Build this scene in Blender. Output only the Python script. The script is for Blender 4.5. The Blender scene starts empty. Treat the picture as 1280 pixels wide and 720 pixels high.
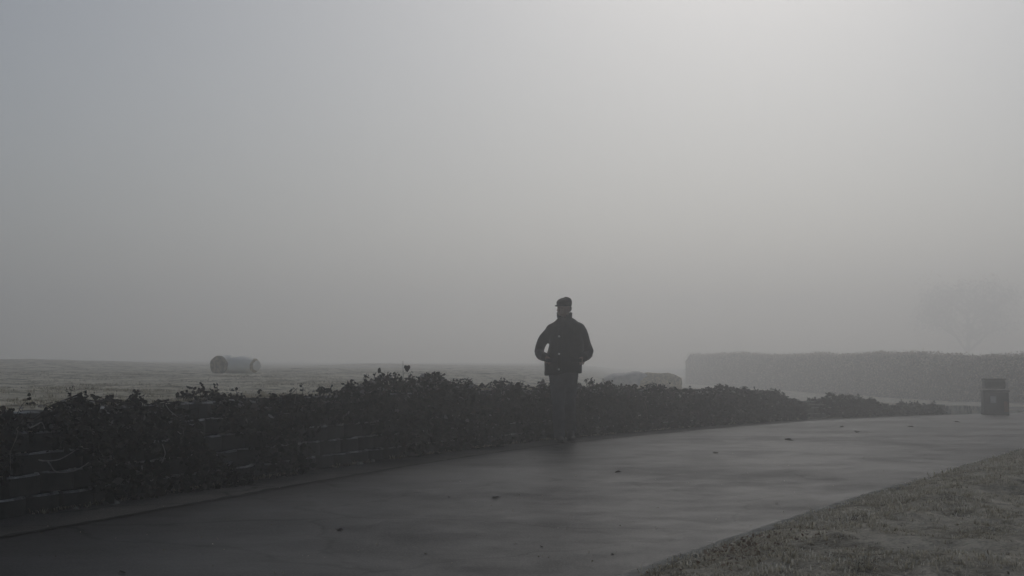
import bpy, bmesh, math, random
import numpy as np
from mathutils import Vector, Matrix, noise

# ------------------------------------------------------------------ scene, camera, sky, sun, exposure
SC = bpy.context.scene
COL = SC.collection
PI = math.pi
random.seed(7)
RNG = np.random.default_rng(7)

EYE = 1.0                                   # camera height above the road
FPX = 1778.0                                # focal length in pixels of a 1280 wide picture
PITCH = math.atan(90 / FPX)
cam_d = bpy.data.cameras.new('camera')
cam_d.lens = 50.0
cam_d.sensor_width = 36.0
cam_d.clip_start = 0.1
cam_d.clip_end = 3000
cam = bpy.data.objects.new('camera', cam_d)
COL.objects.link(cam)
cam.location = (0, 0, EYE)
cam.rotation_euler = (PI / 2 + PITCH, 0, 0)
SC.camera = cam

SUN_AZ = math.radians(10)                   # to the right of the view direction (+Y)
SUN_EL = math.radians(29)
w = bpy.data.worlds.new('World')
SC.world = w
w.use_nodes = True
wn = w.node_tree
bg = wn.nodes['Background']
sky = wn.nodes.new('ShaderNodeTexSky')
sky.sky_type = 'NISHITA'
sky.sun_disc = False
sky.sun_elevation = SUN_EL
sky.sun_rotation = SUN_AZ
sky.air_density = 1.0
sky.dust_density = 1.0
sky.ozone_density = 2.0
hs = wn.nodes.new('ShaderNodeHueSaturation')
hs.inputs['Saturation'].default_value = 0.62
wn.links.new(sky.outputs['Color'], hs.inputs['Color'])
wn.links.new(hs.outputs['Color'], bg.inputs['Color'])
bg.inputs['Strength'].default_value = 0.135

sun_d = bpy.data.lights.new('sun', 'SUN')
sun_d.energy = 1.1
sun_d.angle = math.radians(15)
sun_d.color = (1.0, 0.975, 0.94)
sun = bpy.data.objects.new('sun', sun_d)
COL.objects.link(sun)
sd = Vector((math.sin(SUN_AZ) * math.cos(SUN_EL), math.cos(SUN_AZ) * math.cos(SUN_EL), math.sin(SUN_EL)))
sun.rotation_euler = sd.to_track_quat('Z', 'Y').to_euler()
sun.location = sd * 60

SC.view_settings.view_transform = 'Standard'
SC.view_settings.look = 'None'
SC.view_settings.exposure = -1.68
SC.view_settings.gamma = 1.0
SC.view_settings.use_curve_mapping = False
SC.cycles.volume_bounces = 4
SC.cycles.max_bounces = 10
SC.cycles.use_denoising = True
HAZE_DENSITY = 0.0125

# ------------------------------------------------------------------ small helpers
def tag(o, label=None, cat=None, group=None, kind=None):
    if label: o['label'] = label
    if cat: o['category'] = cat
    if group: o['group'] = group
    if kind: o['kind'] = kind
    return o

def link(name, me, mat=None, parent=None, smooth=False):
    o = bpy.data.objects.new(name, me)
    COL.objects.link(o)
    if mat and not me.materials: me.materials.append(mat)
    if parent: o.parent = parent
    if smooth: me.polygons.foreach_set('use_smooth', [True] * len(me.polygons))
    return o

def obj(name, bm, mat=None, parent=None, smooth=False):
    bmesh.ops.recalc_face_normals(bm, faces=bm.faces)
    me = bpy.data.meshes.new(name)
    bm.to_mesh(me); bm.free()
    return link(name, me, mat, parent, smooth)

def np_mesh(name, co, tris, attrs=None):
    me = bpy.data.meshes.new(name)
    nv, nt = len(co), len(tris)
    me.vertices.add(nv); me.loops.add(nt * 3); me.polygons.add(nt)
    me.vertices.foreach_set('co', np.ascontiguousarray(co, np.float32).ravel())
    me.loops.foreach_set('vertex_index', np.ascontiguousarray(tris, np.int32).ravel())
    me.polygons.foreach_set('loop_start', np.arange(0, nt * 3, 3, dtype=np.int32))
    me.polygons.foreach_set('loop_total', np.full(nt, 3, np.int32))
    for k, v in (attrs or {}).items():
        a = me.attributes.new(k, 'FLOAT', 'POINT')
        a.data.foreach_set('value', np.ascontiguousarray(v, np.float32))
    me.update(calc_edges=True)
    return me

def empty(name, loc, rz=0.0):
    o = bpy.data.objects.new(name, None)
    COL.objects.link(o)
    o.location = loc
    o.rotation_euler = (0, 0, rz)
    o.empty_display_size = 0.2
    return o

def sstep(a, b, x):
    t = min(1, max(0, (x - a) / (b - a)))
    return t * t * (3 - 2 * t)

def add_box(bm, c, s, rz=0.0, bevel=0.0):
    r = bmesh.ops.create_cube(bm, size=1.0)
    vs = r['verts']
    M = Matrix.Translation(c) @ Matrix.Rotation(rz, 4, 'Z') @ Matrix.Diagonal((*s, 1))
    bmesh.ops.transform(bm, matrix=M, verts=vs)
    if bevel:
        es = {e for v in vs for e in v.link_edges}
        bmesh.ops.bevel(bm, geom=list(es), offset=bevel, segments=2, affect='EDGES', profile=0.5)

def add_ball(bm, c, s, seg=16, ring=10, rot=None):
    r = bmesh.ops.create_uvsphere(bm, u_segments=seg, v_segments=ring, radius=1.0)
    M = Matrix.Translation(c) @ (rot.to_4x4() if rot else Matrix.Identity(4)) @ Matrix.Diagonal((*s, 1))
    bmesh.ops.transform(bm, matrix=M, verts=r['verts'])

def add_tube(bm, pts, rad, seg=10, up=Vector((0, 1, 0))):
    """closed loft; rad is a number or (a, b) for each point, a across, b along 'up'"""
    pts = [Vector(p) for p in pts]
    rings = []
    for i, p in enumerate(pts):
        d = (pts[min(i + 1, len(pts) - 1)] - pts[max(i - 1, 0)]).normalized()
        u = up - d * up.dot(d)
        if u.length < 1e-3: u = Vector((1, 0, 0)) - d * d.x
        u.normalize()
        v = d.cross(u)
        r = rad[i] if isinstance(rad, (list, tuple)) else rad
        a, b = r if isinstance(r, (list, tuple)) else (r, r)
        rings.append([bm.verts.new(p + v * (a * math.cos(2 * PI * k / seg)) + u * (b * math.sin(2 * PI * k / seg))) for k in range(seg)])
    for A, B in zip(rings, rings[1:]):
        for k in range(seg):
            bm.faces.new((A[k], A[(k + 1) % seg], B[(k + 1) % seg], B[k]))
    bm.faces.new(rings[0][::-1]); bm.faces.new(rings[-1])

def fuse(bm, voxel, smooth=2, wrinkle=0.0, wscale=10.0, zs=0.45):
    """closed pieces that overlap -> one continuous skin"""
    bmesh.ops.recalc_face_normals(bm, faces=bm.faces)
    me = bpy.data.meshes.new('tmp'); bm.to_mesh(me); bm.free()
    o = bpy.data.objects.new('tmp', me); COL.objects.link(o)
    m = o.modifiers.new('r', 'REMESH'); m.mode = 'VOXEL'; m.voxel_size = voxel
    if smooth:
        s = o.modifiers.new('s', 'SMOOTH'); s.factor = 0.5; s.iterations = smooth
    dg = bpy.context.evaluated_depsgraph_get()
    out = bpy.data.meshes.new_from_object(o.evaluated_get(dg))
    bpy.data.objects.remove(o); bpy.data.meshes.remove(me)
    out.materials.clear()
    if wrinkle:
        for v in out.vertices:
            p = v.co
            n = noise.noise(Vector((p.x * wscale, p.y * wscale, p.z * wscale * zs + p.x * 3)))
            n += 0.5 * noise.noise(Vector((p.x * wscale * 2.1 + 7, p.y * wscale * 2.1, p.z * wscale * 1.1)))
            v.co = p + v.normal * (n * wrinkle)
    return out

# ------------------------------------------------------------------ materials
class NT:
    def __init__(s, name):
        s.m = bpy.data.materials.new(name); s.m.use_nodes = True
        s.t = s.m.node_tree; s.b = s.t.nodes['Principled BSDF']; s.out = s.t.nodes['Material Output']
    def n(s, typ, **kw):
        x = s.t.nodes.new(typ)
        for k, v in kw.items():
            if k in x.inputs: x.inputs[k].default_value = v
            else: setattr(x, k, v)
        return x
    def l(s, a, b): s.t.links.new(a, b)
    def coord(s, scale=(1, 1, 1), out='Object'):
        tc = s.n('ShaderNodeTexCoord'); mp = s.n('ShaderNodeMapping')
        mp.inputs['Scale'].default_value = scale
        s.l(tc.outputs[out], mp.inputs['Vector']); return mp.outputs['Vector']
    def noise(s, vec, scale, detail=4, rough=0.55):
        x = s.n('ShaderNodeTexNoise'); x.inputs['Scale'].default_value = scale
        x.inputs['Detail'].default_value = detail; x.inputs['Roughness'].default_value = rough
        s.l(vec, x.inputs['Vector']); return x.outputs['Fac']
    def ramp(s, fac, stops, interp='LINEAR'):
        r = s.n('ShaderNodeValToRGB'); e = r.color_ramp.elements; r.color_ramp.interpolation = interp
        while len(e) < len(stops): e.new(0.5)
        for el, (p, c) in zip(e, stops):
            el.position = p; el.color = (*c, 1) if len(c) == 3 else c
        s.l(fac, r.inputs['Fac']); return r.outputs['Color']
    def mix(s, fac, a, b):
        x = s.n('ShaderNodeMix', data_type='RGBA')
        for v, i in ((fac, 0), (a, 6), (b, 7)):
            if isinstance(v, (int, float)): x.inputs[i].default_value = v
            elif isinstance(v, tuple): x.inputs[i].default_value = (*v, 1)
            else: s.l(v, x.inputs[i])
        return x.outputs[2]
    def math(s, op, a, b=0.0, clamp=False):
        x = s.n('ShaderNodeMath', operation=op, use_clamp=clamp)
        for v, i in ((a, 0), (b, 1)):
            if isinstance(v, (int, float)): x.inputs[i].default_value = v
            else: s.l(v, x.inputs[i])
        return x.outputs[0]
    def bump(s, h, strength=0.4, dist=0.01):
        b = s.n('ShaderNodeBump'); b.inputs['Strength'].default_value = strength; b.inputs['Distance'].default_value = dist
        s.l(h, b.inputs['Height']); s.l(b.outputs['Normal'], s.b.inputs['Normal'])
    def attr(s, name):
        a = s.n('ShaderNodeAttribute'); a.attribute_name = name; return a.outputs['Fac']
    def upness(s, lo, hi):
        g = s.n('ShaderNodeNewGeometry'); sp = s.n('ShaderNodeSeparateXYZ'); s.l(g.outputs['Normal'], sp.inputs[0])
        m = s.n('ShaderNodeMapRange'); m.inputs['From Min'].default_value = lo; m.inputs['From Max'].default_value = hi
        s.l(sp.outputs['Z'], m.inputs['Value']); return m.outputs['Result']

def simple(name, col, rough=0.7, var=0.25, scale=6.0, bump=0.0, bscale=60.0, metal=0.0, sheen=0.0):
    k = NT(name)
    v = k.coord()
    f = k.noise(v, scale)
    dark = tuple(c * (1 - var) for c in col); lite = tuple(min(1, c * (1 + var)) for c in col)
    k.l(k.ramp(f, [(0.3, dark), (0.7, lite)]), k.b.inputs['Base Color'])
    k.b.inputs['Roughness'].default_value = rough
    k.b.inputs['Metallic'].default_value = metal
    if rough >= 0.7: k.b.inputs['Specular IOR Level'].default_value = 0.135
    if sheen: k.b.inputs['Sheen Weight'].default_value = sheen
    if bump: k.bump(k.noise(v, bscale, 3), bump, 0.01)
    return k.m

M = {}
def asphalt(name, base, wet_lo, wet_hi, seed):
    k = NT(name)
    v = k.coord((1, 1, 1))
    mp = k.n('ShaderNodeMapping'); mp.inputs['Location'].default_value = (seed, seed * 1.7, 0); k.l(v, mp.inputs['Vector']); v = mp.outputs['Vector']
    big = k.noise(v, 0.45, 5, 0.62)
    mid = k.noise(v, 2.3, 6, 0.65)
    fine = k.noise(v, 140, 2)
    vor = k.n('ShaderNodeTexVoronoi'); vor.inputs['Scale'].default_value = 75; k.l(v, vor.inputs['Vector'])
    damp = k.math('ADD', k.math('MULTIPLY', big, 0.6), k.math('MULTIPLY', mid, 0.4))
    wet = k.n('ShaderNodeMapRange'); wet.inputs['From Min'].default_value = 0.42; wet.inputs['From Max'].default_value = 0.6
    k.l(damp, wet.inputs['Value']); wet = wet.outputs['Result']
    col = k.mix(wet, tuple(c * 0.75 for c in base), tuple(c * 1.3 for c in base))
    grain = k.ramp(vor.outputs['Distance'], [(0.0, (1.5, 1.46, 1.4)), (0.55, (0.62, 0.62, 0.63))])
    wv = k.n('ShaderNodeTexNoise'); wv.inputs['Scale'].default_value = 1.6; wv.inputs['Detail'].default_value = 5; k.l(v, wv.inputs['Vector'])
    dv = k.n('ShaderNodeVectorMath', operation='MULTIPLY_ADD'); dv.inputs[1].default_value = (0.9, 0.9, 0); k.l(wv.outputs['Color'], dv.inputs[0]); k.l(v, dv.inputs[2])
    ck = k.n('ShaderNodeTexVoronoi', feature='DISTANCE_TO_EDGE'); ck.inputs['Scale'].default_value = 0.42; k.l(dv.outputs[0], ck.inputs['Vector'])
    crack = k.ramp(ck.outputs['Distance'], [(0.0, (0.35, 0.35, 0.35)), (0.012, (1, 1, 1))])
    patch = k.ramp(k.noise(v, 0.9, 3, 0.4), [(0.38, (0.8, 0.8, 0.8)), (0.46, (1.05, 1.05, 1.05)), (0.62, (1.0, 0.99, 0.97)), (0.68, (1.22, 1.2, 1.17))])
    for extra in (crack, patch):
        m2 = k.n('ShaderNodeMix', data_type='RGBA', blend_type='MULTIPLY'); m2.inputs[0].default_value = 1.0
        k.l(col, m2.inputs[6]); k.l(extra, m2.inputs[7]); col = m2.outputs[2]
    mx = k.n('ShaderNodeMix', data_type='RGBA', blend_type='MULTIPLY'); mx.inputs[0].default_value = 0.9
    k.l(col, mx.inputs[6]); k.l(grain, mx.inputs[7])
    k.l(mx.outputs[2], k.b.inputs['Base Color'])
    hgt = k.math('ADD', k.math('MULTIPLY', vor.outputs['Distance'], 0.6), k.math('ADD', k.math('MULTIPLY', fine, 0.3), k.math('ADD', k.math('MULTIPLY', mid, 4.0), k.math('MULTIPLY', k.noise(v, 0.8, 3), 9.0))))
    k.bump(hgt, 0.3, 0.005)
    k.b.inputs['Roughness'].default_value = 0.9
    k.b.inputs['Specular IOR Level'].default_value = 0.0
    # a broken film of water lies over part of the stone
    film = k.n('ShaderNodeBsdfPrincipled'); film.inputs['Roughness'].default_value = 0.36; film.inputs['IOR'].default_value = 1.33
    k.l(mx.outputs[2], film.inputs['Base Color'])
    k.l(k.b.inputs['Normal'].links[0].from_socket, film.inputs['Normal'])
    cov = k.n('ShaderNodeMapRange'); cov.inputs['To Min'].default_value = wet_hi; cov.inputs['To Max'].default_value = wet_lo
    k.l(wet, cov.inputs['Value'])
    ms = k.n('ShaderNodeMixShader'); k.l(cov.outputs['Result'], ms.inputs[0]); k.l(k.b.outputs[0], ms.inputs[1]); k.l(film.outputs[0], ms.inputs[2])
    k.l(ms.outputs[0], k.out.inputs['Surface'])
    return k.m
M['road'] = asphalt('wet_asphalt', (0.066, 0.064, 0.0605), 0.26, 0.52, 0.0)
M['gutter'] = asphalt('gutter_asphalt', (0.135, 0.128, 0.116), 0.06, 0.16, 13.0)
M['seam'] = simple('seam_tar', (0.016, 0.016, 0.015), 0.9, 0.5, 9)

def turf(name, soil, straw, frost, fa, fb):
    k = NT(name); v = k.coord()
    a = k.noise(v, 1.1, 6, 0.65); b = k.noise(v, 9, 5, 0.7); c = k.noise(v, 60, 3)
    base = k.mix(k.ramp(b, [(0.35, (0, 0, 0)), (0.65, (1, 1, 1))]), soil, straw)
    fz = k.math('ADD', k.math('MULTIPLY', a, 0.5), k.math('ADD', k.math('MULTIPLY', b, 0.35), k.math('MULTIPLY', c, 0.25)))
    fr = k.n('ShaderNodeMapRange'); fr.inputs['From Min'].default_value = fa; fr.inputs['From Max'].default_value = fb
    k.l(fz, fr.inputs['Value'])
    tus = k.ramp(k.noise(v, 2.2, 4, 0.6), [(0.34, (0.32, 0.30, 0.26)), (0.5, (1, 1, 1))])
    m2 = k.n('ShaderNodeMix', data_type='RGBA', blend_type='MULTIPLY'); m2.inputs[0].default_value = 0.75
    k.l(k.mix(fr.outputs['Result'], base, frost), m2.inputs[6]); k.l(tus, m2.inputs[7])
    k.l(m2.outputs[2], k.b.inputs['Base Color'])
    k.b.inputs['Roughness'].default_value = 0.9
    k.bump(k.math('ADD', b, c), 0.8, 0.03)
    k.b.inputs['Specular IOR Level'].default_value = 0.1
    return k.m
M['field'] = turf('frosted_turf', (0.15, 0.13, 0.08), (0.37, 0.33, 0.225), (0.78, 0.72, 0.58), 0.38, 0.58)
M['verge'] = turf('verge_turf', (0.09, 0.078, 0.055), (0.25, 0.225, 0.16), (0.68, 0.61, 0.49), 0.40, 0.62)
M['ground'] = simple('ground_soil', (0.06, 0.058, 0.045), 0.9, 0.4, 2)

def blades(name, stops, through=0.0):
    k = NT(name)
    col = k.ramp(k.attr('tint'), stops)
    k.l(col, k.b.inputs['Base Color'])
    if through:
        tr = k.n('ShaderNodeBsdfTranslucent'); k.l(col, tr.inputs['Color'])
        ms = k.n('ShaderNodeMixShader'); ms.inputs[0].default_value = through
        k.l(k.b.outputs[0], ms.inputs[1]); k.l(tr.outputs[0], ms.inputs[2]); k.l(ms.outputs[0], k.out.inputs['Surface'])
    k.b.inputs['Roughness'].default_value = 0.8
    k.b.inputs['Specular IOR Level'].default_value = 0.135
    return k.m
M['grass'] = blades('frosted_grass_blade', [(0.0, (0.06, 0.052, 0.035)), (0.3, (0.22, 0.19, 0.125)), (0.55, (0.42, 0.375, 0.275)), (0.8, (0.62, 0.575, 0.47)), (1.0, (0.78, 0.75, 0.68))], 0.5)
M['leaf'] = blades('shrub_leaf', [(0.0, (0.012, 0.011, 0.009)), (0.3, (0.022, 0.024, 0.014)), (0.55, (0.036, 0.033, 0.020)), (0.72, (0.066, 0.043, 0.028)), (0.86, (0.13, 0.118, 0.10)), (1.0, (0.40, 0.385, 0.37))], 0.2)
M['stem'] = simple('shrub_stem', (0.05, 0.038, 0.028), 0.8, 0.4, 12)
M['pale_stem'] = simple('pale_dry_stem', (0.2, 0.18, 0.15), 0.8, 0.3, 20)

def block_mat():
    k = NT('planter_concrete'); v = k.coord()
    oi = k.n('ShaderNodeObjectInfo')
    sh = k.n('ShaderNodeVectorMath', operation='MULTIPLY_ADD'); sh.inputs[1].default_value = (9, 5, 7); k.l(oi.outputs['Location'], sh.inputs[0]); k.l(v, sh.inputs[2]); v = sh.outputs[0]
    a = k.noise(v, 7, 6, 0.65)
    base = k.ramp(a, [(0.25, (0.03, 0.028, 0.023)), (0.55, (0.064, 0.060, 0.052)), (0.8, (0.085, 0.077, 0.063))])
    vary = k.ramp(oi.outputs['Random'], [(0, (0.6, 0.6, 0.58)), (1, (1.2, 1.16, 1.1))])
    mx = k.n('ShaderNodeMix', data_type='RGBA', blend_type='MULTIPLY'); mx.inputs[0].default_value = 1
    k.l(base, mx.inputs[6]); k.l(vary, mx.inputs[7])
    fr = k.math('MULTIPLY', k.upness(0.3, 0.7), k.ramp(k.noise(v, 5, 5, 0.7), [(0.40, (0.0, 0.0, 0.0)), (0.62, (1, 1, 1))]))
    k.l(k.mix(fr, mx.outputs[2], (0.55, 0.55, 0.53)), k.b.inputs['Base Color'])
    k.b.inputs['Roughness'].default_value = 0.85
    k.bump(k.noise(v, 70, 5, 0.7), 0.6, 0.006)
    return k.m
M['block'] = block_mat()
M['soil'] = simple('planter_soil', (0.03, 0.026, 0.02), 0.95, 0.5, 30, 0.8, 60)
M['stone'] = simple('pale_stone', (0.3, 0.29, 0.26), 0.85, 0.35, 14, 0.7, 50)
M['kerb'] = simple('kerb_concrete', (0.30, 0.285, 0.25), 0.85, 0.4, 8, 0.6, 60)
M['dead_leaf'] = simple('dead_leaf', (0.07, 0.05, 0.035), 0.6, 0.5, 30)
M['pale_leaf'] = simple('pale_dead_leaf', (0.25, 0.23, 0.19), 0.7, 0.4, 30)
M['straw'] = simple('bale_straw', (0.50, 0.42, 0.28), 0.9, 0.45, 14, 0.9, 40)
M['straw_end'] = simple('bale_straw_end', (0.3, 0.25, 0.18), 0.9, 0.6, 9, 0.9, 30)
M['wrap'] = simple('bale_white_wrap', (0.97, 0.92, 0.82), 0.5, 0.06, 5, 0.4, 9)
M['grey_wrap'] = simple('bale_grey_wrap', (0.56, 0.52, 0.47), 0.55, 0.25, 5, 0.5, 9)
M['hedge'] = blades('hedge_leaf', [(0.0, (0.13, 0.11, 0.085)), (0.5, (0.39, 0.34, 0.28)), (1.0, (0.6, 0.55, 0.48))], 0.4)
M['hedge_core'] = simple('hedge_twigs', (0.04, 0.034, 0.027), 0.9, 0.4, 5, 0.8, 20)
M['bark'] = simple('tree_bark', (0.05, 0.043, 0.036), 0.9, 0.4, 6, 0.6, 20)
M['jacket'] = simple('jacket_cloth', (0.026, 0.026, 0.027), 0.85, 0.3, 14, 0.3, 300, sheen=0.15)
M['trousers'] = simple('trouser_denim', (0.085, 0.086, 0.09), 0.9, 0.3, 10, 0.3, 350)
M['cap'] = simple('cap_wool', (0.024, 0.024, 0.024), 0.9, 0.3, 40, 0.4, 300)
M['skin'] = simple('skin', (0.30, 0.20, 0.155), 0.55, 0.12, 18, 0.15, 120)
M['hair'] = simple('grey_hair', (0.14, 0.13, 0.125), 0.7, 0.4, 60)
M['shoe'] = simple('shoe_leather', (0.02, 0.018, 0.016), 0.45, 0.3, 20)
M['sole'] = simple('shoe_sole', (0.07, 0.067, 0.064), 0.7, 0.3, 20)
M['button'] = simple('snap_button', (0.6, 0.6, 0.58), 0.3, 0.1, 20, metal=0.6)
M['eye'] = simple('eye', (0.05, 0.04, 0.035), 0.2, 0.2, 20)
M['bin'] = simple('bin_paint', (0.03, 0.031, 0.029), 0.55, 0.35, 5, 0.2, 40)
M['bin_dark'] = simple('bin_opening', (0.01, 0.01, 0.01), 0.8, 0.2, 5)
M['bin_post'] = simple('bin_steel', (0.35, 0.35, 0.34), 0.45, 0.2, 9, metal=0.4)
M['sticker'] = simple('bin_sticker', (0.5, 0.5, 0.48), 0.6, 0.15, 12)
M['rust'] = simple('bin_rust', (0.17, 0.095, 0.055), 0.85, 0.5, 7, 0.4, 40)

# ------------------------------------------------------------------ the lie of the land
def gz(y):                                   # the road falls away gently beyond the walker
    if y < 12: return 0.0
    if y < 20: return -0.02 * (y - 12) ** 2 / 16
    if y < 60: return -0.02 * (y - 16)
    return -0.88 - 0.22 * (1 - math.exp(-(y - 60) * 0.02 / 0.22))

def ray(px, py):
    d = Vector(((px - 640) / FPX, 1, (360 - py) / FPX))
    c, s = math.cos(PITCH), math.sin(PITCH)
    d = Vector((d.x, d.y * c - d.z * s, d.y * s + d.z * c))
    return d / d.y
def ground(px, py):
    """where the line of sight to a picture point meets the road"""
    d = ray(px, py); lo, hi = 2.0, 60.0
    for _ in range(50):
        m = (lo + hi) / 2
        if EYE + d.z * m > gz(m): lo = m
        else: hi = m
    return Vector((d.x * lo, lo, gz(lo)))
def zat(px, py, y): return EYE + ray(px, py).z * y

# ---- the foot line of the planter wall
KNOTS = [ground(x, y) for x, y in ((0, 650), (300, 602), (460, 578), (620, 557), (700, 548.5), (850, 535), (1000, 524), (1100, 520), (1180, 518))]
k0 = KNOTS[0] - (KNOTS[1] - KNOTS[0]).normalized() * 3.2
k1 = KNOTS[-1] + (KNOTS[-1] - KNOTS[-2]).normalized() * 0.3
KN = [k0] + KNOTS + [k1]
def smooth_line(P, step=0.02):
    A = np.array([(p[0], p[1]) for p in P])
    t = np.concatenate(([0], np.cumsum(np.hypot(*np.diff(A, axis=0).T))))
    tt = np.arange(0, t[-1], step)
    X = np.interp(tt, t, A[:, 0]); Y = np.interp(tt, t, A[:, 1])
    kk = np.hanning(201); kk /= kk.sum(); n = 100
    def sm(v):
        a = np.concatenate((v[0] - (v[1:n + 1] - v[0])[::-1], v, v[-1] - (v[-n - 1:-1] - v[-1])[::-1]))
        return np.convolve(a, kk, 'valid')
    for _ in range(2): X, Y = sm(X), sm(Y)
    s = np.concatenate(([0], np.cumsum(np.hypot(np.diff(X), np.diff(Y)))))
    return s, X, Y
WS, WX, WY = smooth_line(KN)
WLEN = WS[-1]
def wall_at(s):
    x = np.interp(s, WS, WX); y = np.interp(s, WS, WY)
    c = min(max(s, 0.0), WLEN); a, b = max(0, c - 0.15), min(WLEN, c + 0.15)
    dx = np.interp(b, WS, WX) - np.interp(a, WS, WX); dy = np.interp(b, WS, WY) - np.interp(a, WS, WY)
    l = math.hypot(dx, dy)
    if s < 0 or s > WLEN:
        e = s if s < 0 else s - WLEN
        x += dx / l * e; y += dy / l * e
    return x, y, dx / l, dy / l               # tangent; the field side normal is (-ty, tx)
WPX = 640 + FPX * WX / WY
def s_of_px(px): return float(np.interp(px, WPX, WS))

COURSE, BW, SETBACK = 0.135, 0.37, 0.042
def courses(y): return 5 if y < 27.0 else 4 if y < 31 else 3 if y < 34.5 else 2
def wall_top(y): return gz(y) + COURSE * (5 - sstep(25, 36.5, y) * 3.2)

def region_height(x, y):
    z = 0.62
    z += 0.42 * sstep(-9, -22, x + (y - 50) * 0.15) * sstep(26, 66, y) * (1 - 0.4 * sstep(75, 130, y))
    z += 0.30 * math.exp(-(((x + 6.2) / 3.4) ** 4) - ((y - 92) / 4.0) ** 2)
    e = x - (y - 30) * 0.06
    z -= 0.85 * sstep(-3, 6, e) + 0.95 * sstep(36, 58, y) * sstep(4, 10, e)
    z -= 0.10 * sstep(55, 140, y)
    return max(z, gz(y) + 0.02)
def bumps(x, y):
    return 0.035 * noise.noise(Vector((x * 0.8, y * 0.8, 1))) + 0.03 * noise.noise(Vector((x * 2.7, y * 2.7, 5))) + 0.07 * noise.noise(Vector((x * 0.2, y * 0.2, 9))) + 0.05 * noise.noise(Vector((x * 0.45, y * 0.3, 4)))
def field_height(s, t, x, y):
    a = sstep(0.5, 14, t)
    yy = np.interp(min(max(s, 0), WLEN), WS, WY)
    return wall_top(yy) * (1 - a) + region_height(x, y) * a + bumps(x, y) * sstep(0.2, 1.5, t)

# ---- one sheet of ground under everything
bm = bmesh.new()
xs = [-360, -200, -100, -50, -25, -12, -6, 0, 6, 12, 25, 50, 100, 200, 360]
ys = [-120, -40, 0, 12, 14, 16, 18, 20, 40, 60, 65, 75, 90, 120, 180, 360]
gv = [[bm.verts.new((x, y, gz(y) - 0.02)) for x in xs] for y in ys]
for j in range(len(ys) - 1):
    for i in range(len(xs) - 1):
        bm.faces.new((gv[j][i], gv[j][i + 1], gv[j + 1][i + 1], gv[j + 1][i]))
tag(obj('ground', bm, M['ground']), kind='structure')

# ---- the road, wide sheet between wall and verge
bm = bmesh.new()
ysr = list(np.concatenate((np.arange(-8, 12, 2.0), np.arange(12, 22, 0.5), np.arange(22, 64, 2.0))))
prev = None
for y in ysr:
    left = np.interp(y, WY, WX) - 0.02 if y < WY[-1] else WX[-1] + (y - WY[-1]) * 1.1
    if y < WY[0]: left = WX[0] + (y - WY[0]) * (WX[50] - WX[0]) / (WY[50] - WY[0])
    right = 6 + max(0, y) * 0.95
    row = [bm.verts.new((left + 0.1 + (right - left) * q, y, gz(y))) for q in (0, 0.25, 0.5, 0.75, 1)]
    if prev:
        for i in range(4): bm.faces.new((prev[i], prev[i + 1], row[i + 1], row[i]))
    prev = row
tag(obj('road', bm, M['road']), kind='structure')

# ---- gutter strip along the wall foot, with its tarry seam
def strip(name, mat, off0, off1, lift, wob=0.0, s0=0.0, s1=None, step=0.25, seed=0):
    bm = bmesh.new(); prev = None
    for s in np.arange(s0, (s1 or WLEN) + step, step):
        x, y, tx, ty = wall_at(float(s))
        nx, ny = -ty, tx
        wv = wob * noise.noise(Vector((s * 1.7, seed, 0))) + wob * 0.6 * noise.noise(Vector((s * 6, seed, 3)))
        wv2 = wob * noise.noise(Vector((s * 1.9, seed + 20, 0))) + wob * 0.6 * noise.noise(Vector((s * 7, seed + 9, 3)))
        a = (x + nx * (off0 + wv), y + ny * (off0 + wv)); b = (x + nx * (off1 + wv2 * (0.5 if wob else 0)), y + ny * (off1 + wv2 * (0.5 if wob else 0)))
        row = (bm.verts.new((*a, gz(a[1]) + lift)), bm.verts.new((*b, gz(b[1]) + lift)))
        if prev: bm.faces.new((prev[0], prev[1], row[1], row[0]))
        prev = row
    return tag(obj(name, bm, mat), kind='structure')
strip('gutter', M['gutter'], 0.12, -0.62, 0.004, 0.03, seed=2)
strip('road_seam', M['seam'], -0.60, -0.635, 0.008, 0.045, step=0.06, seed=5)

# ---- the raised field behind the wall
bm = bmesh.new()
srow = np.concatenate((np.arange(-60, -4, 4.0), np.arange(-4, WLEN, 0.3), np.arange(WLEN, WLEN + 14, 1.0), np.arange(WLEN + 14, WLEN + 120, 8.0)))
trow = [0.3, 0.32, 0.5, 0.75, 1, 1.3, 1.6, 2, 2.5, 3, 3.6, 4.3, 5, 6, 7, 8, 9.5, 11, 13, 15, 17.5, 20, 23, 26, 30, 35, 40, 46, 52, 60, 70, 80, 92, 105, 120, 140, 165, 200, 240, 280]
grid = []
for s in srow:
    x0, y0, tx, ty = wall_at(float(s))
    col = []
    for i, t in enumerate(trow):
        x, y = x0 - ty * t, y0 + tx * t
        z = gz(y) - 0.3 if i == 0 else field_height(s, t, x, y) - (0.03 if i == 1 else 0)
        if s > WLEN:
            q = sstep(0, 8, s - WLEN) * (1 - sstep(3, 16, t)); z = z * (1 - q) + (gz(y) - 0.1) * q
        col.append(bm.verts.new((x, y, z)))
    grid.append(col)
for a, b in zip(grid, grid[1:]):
    for i in range(len(trow) - 1):
        bm.faces.new((a[i], b[i], b[i + 1], a[i + 1]))
field = tag(obj('field', bm, M['field'], smooth=True), kind='structure')

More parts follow.
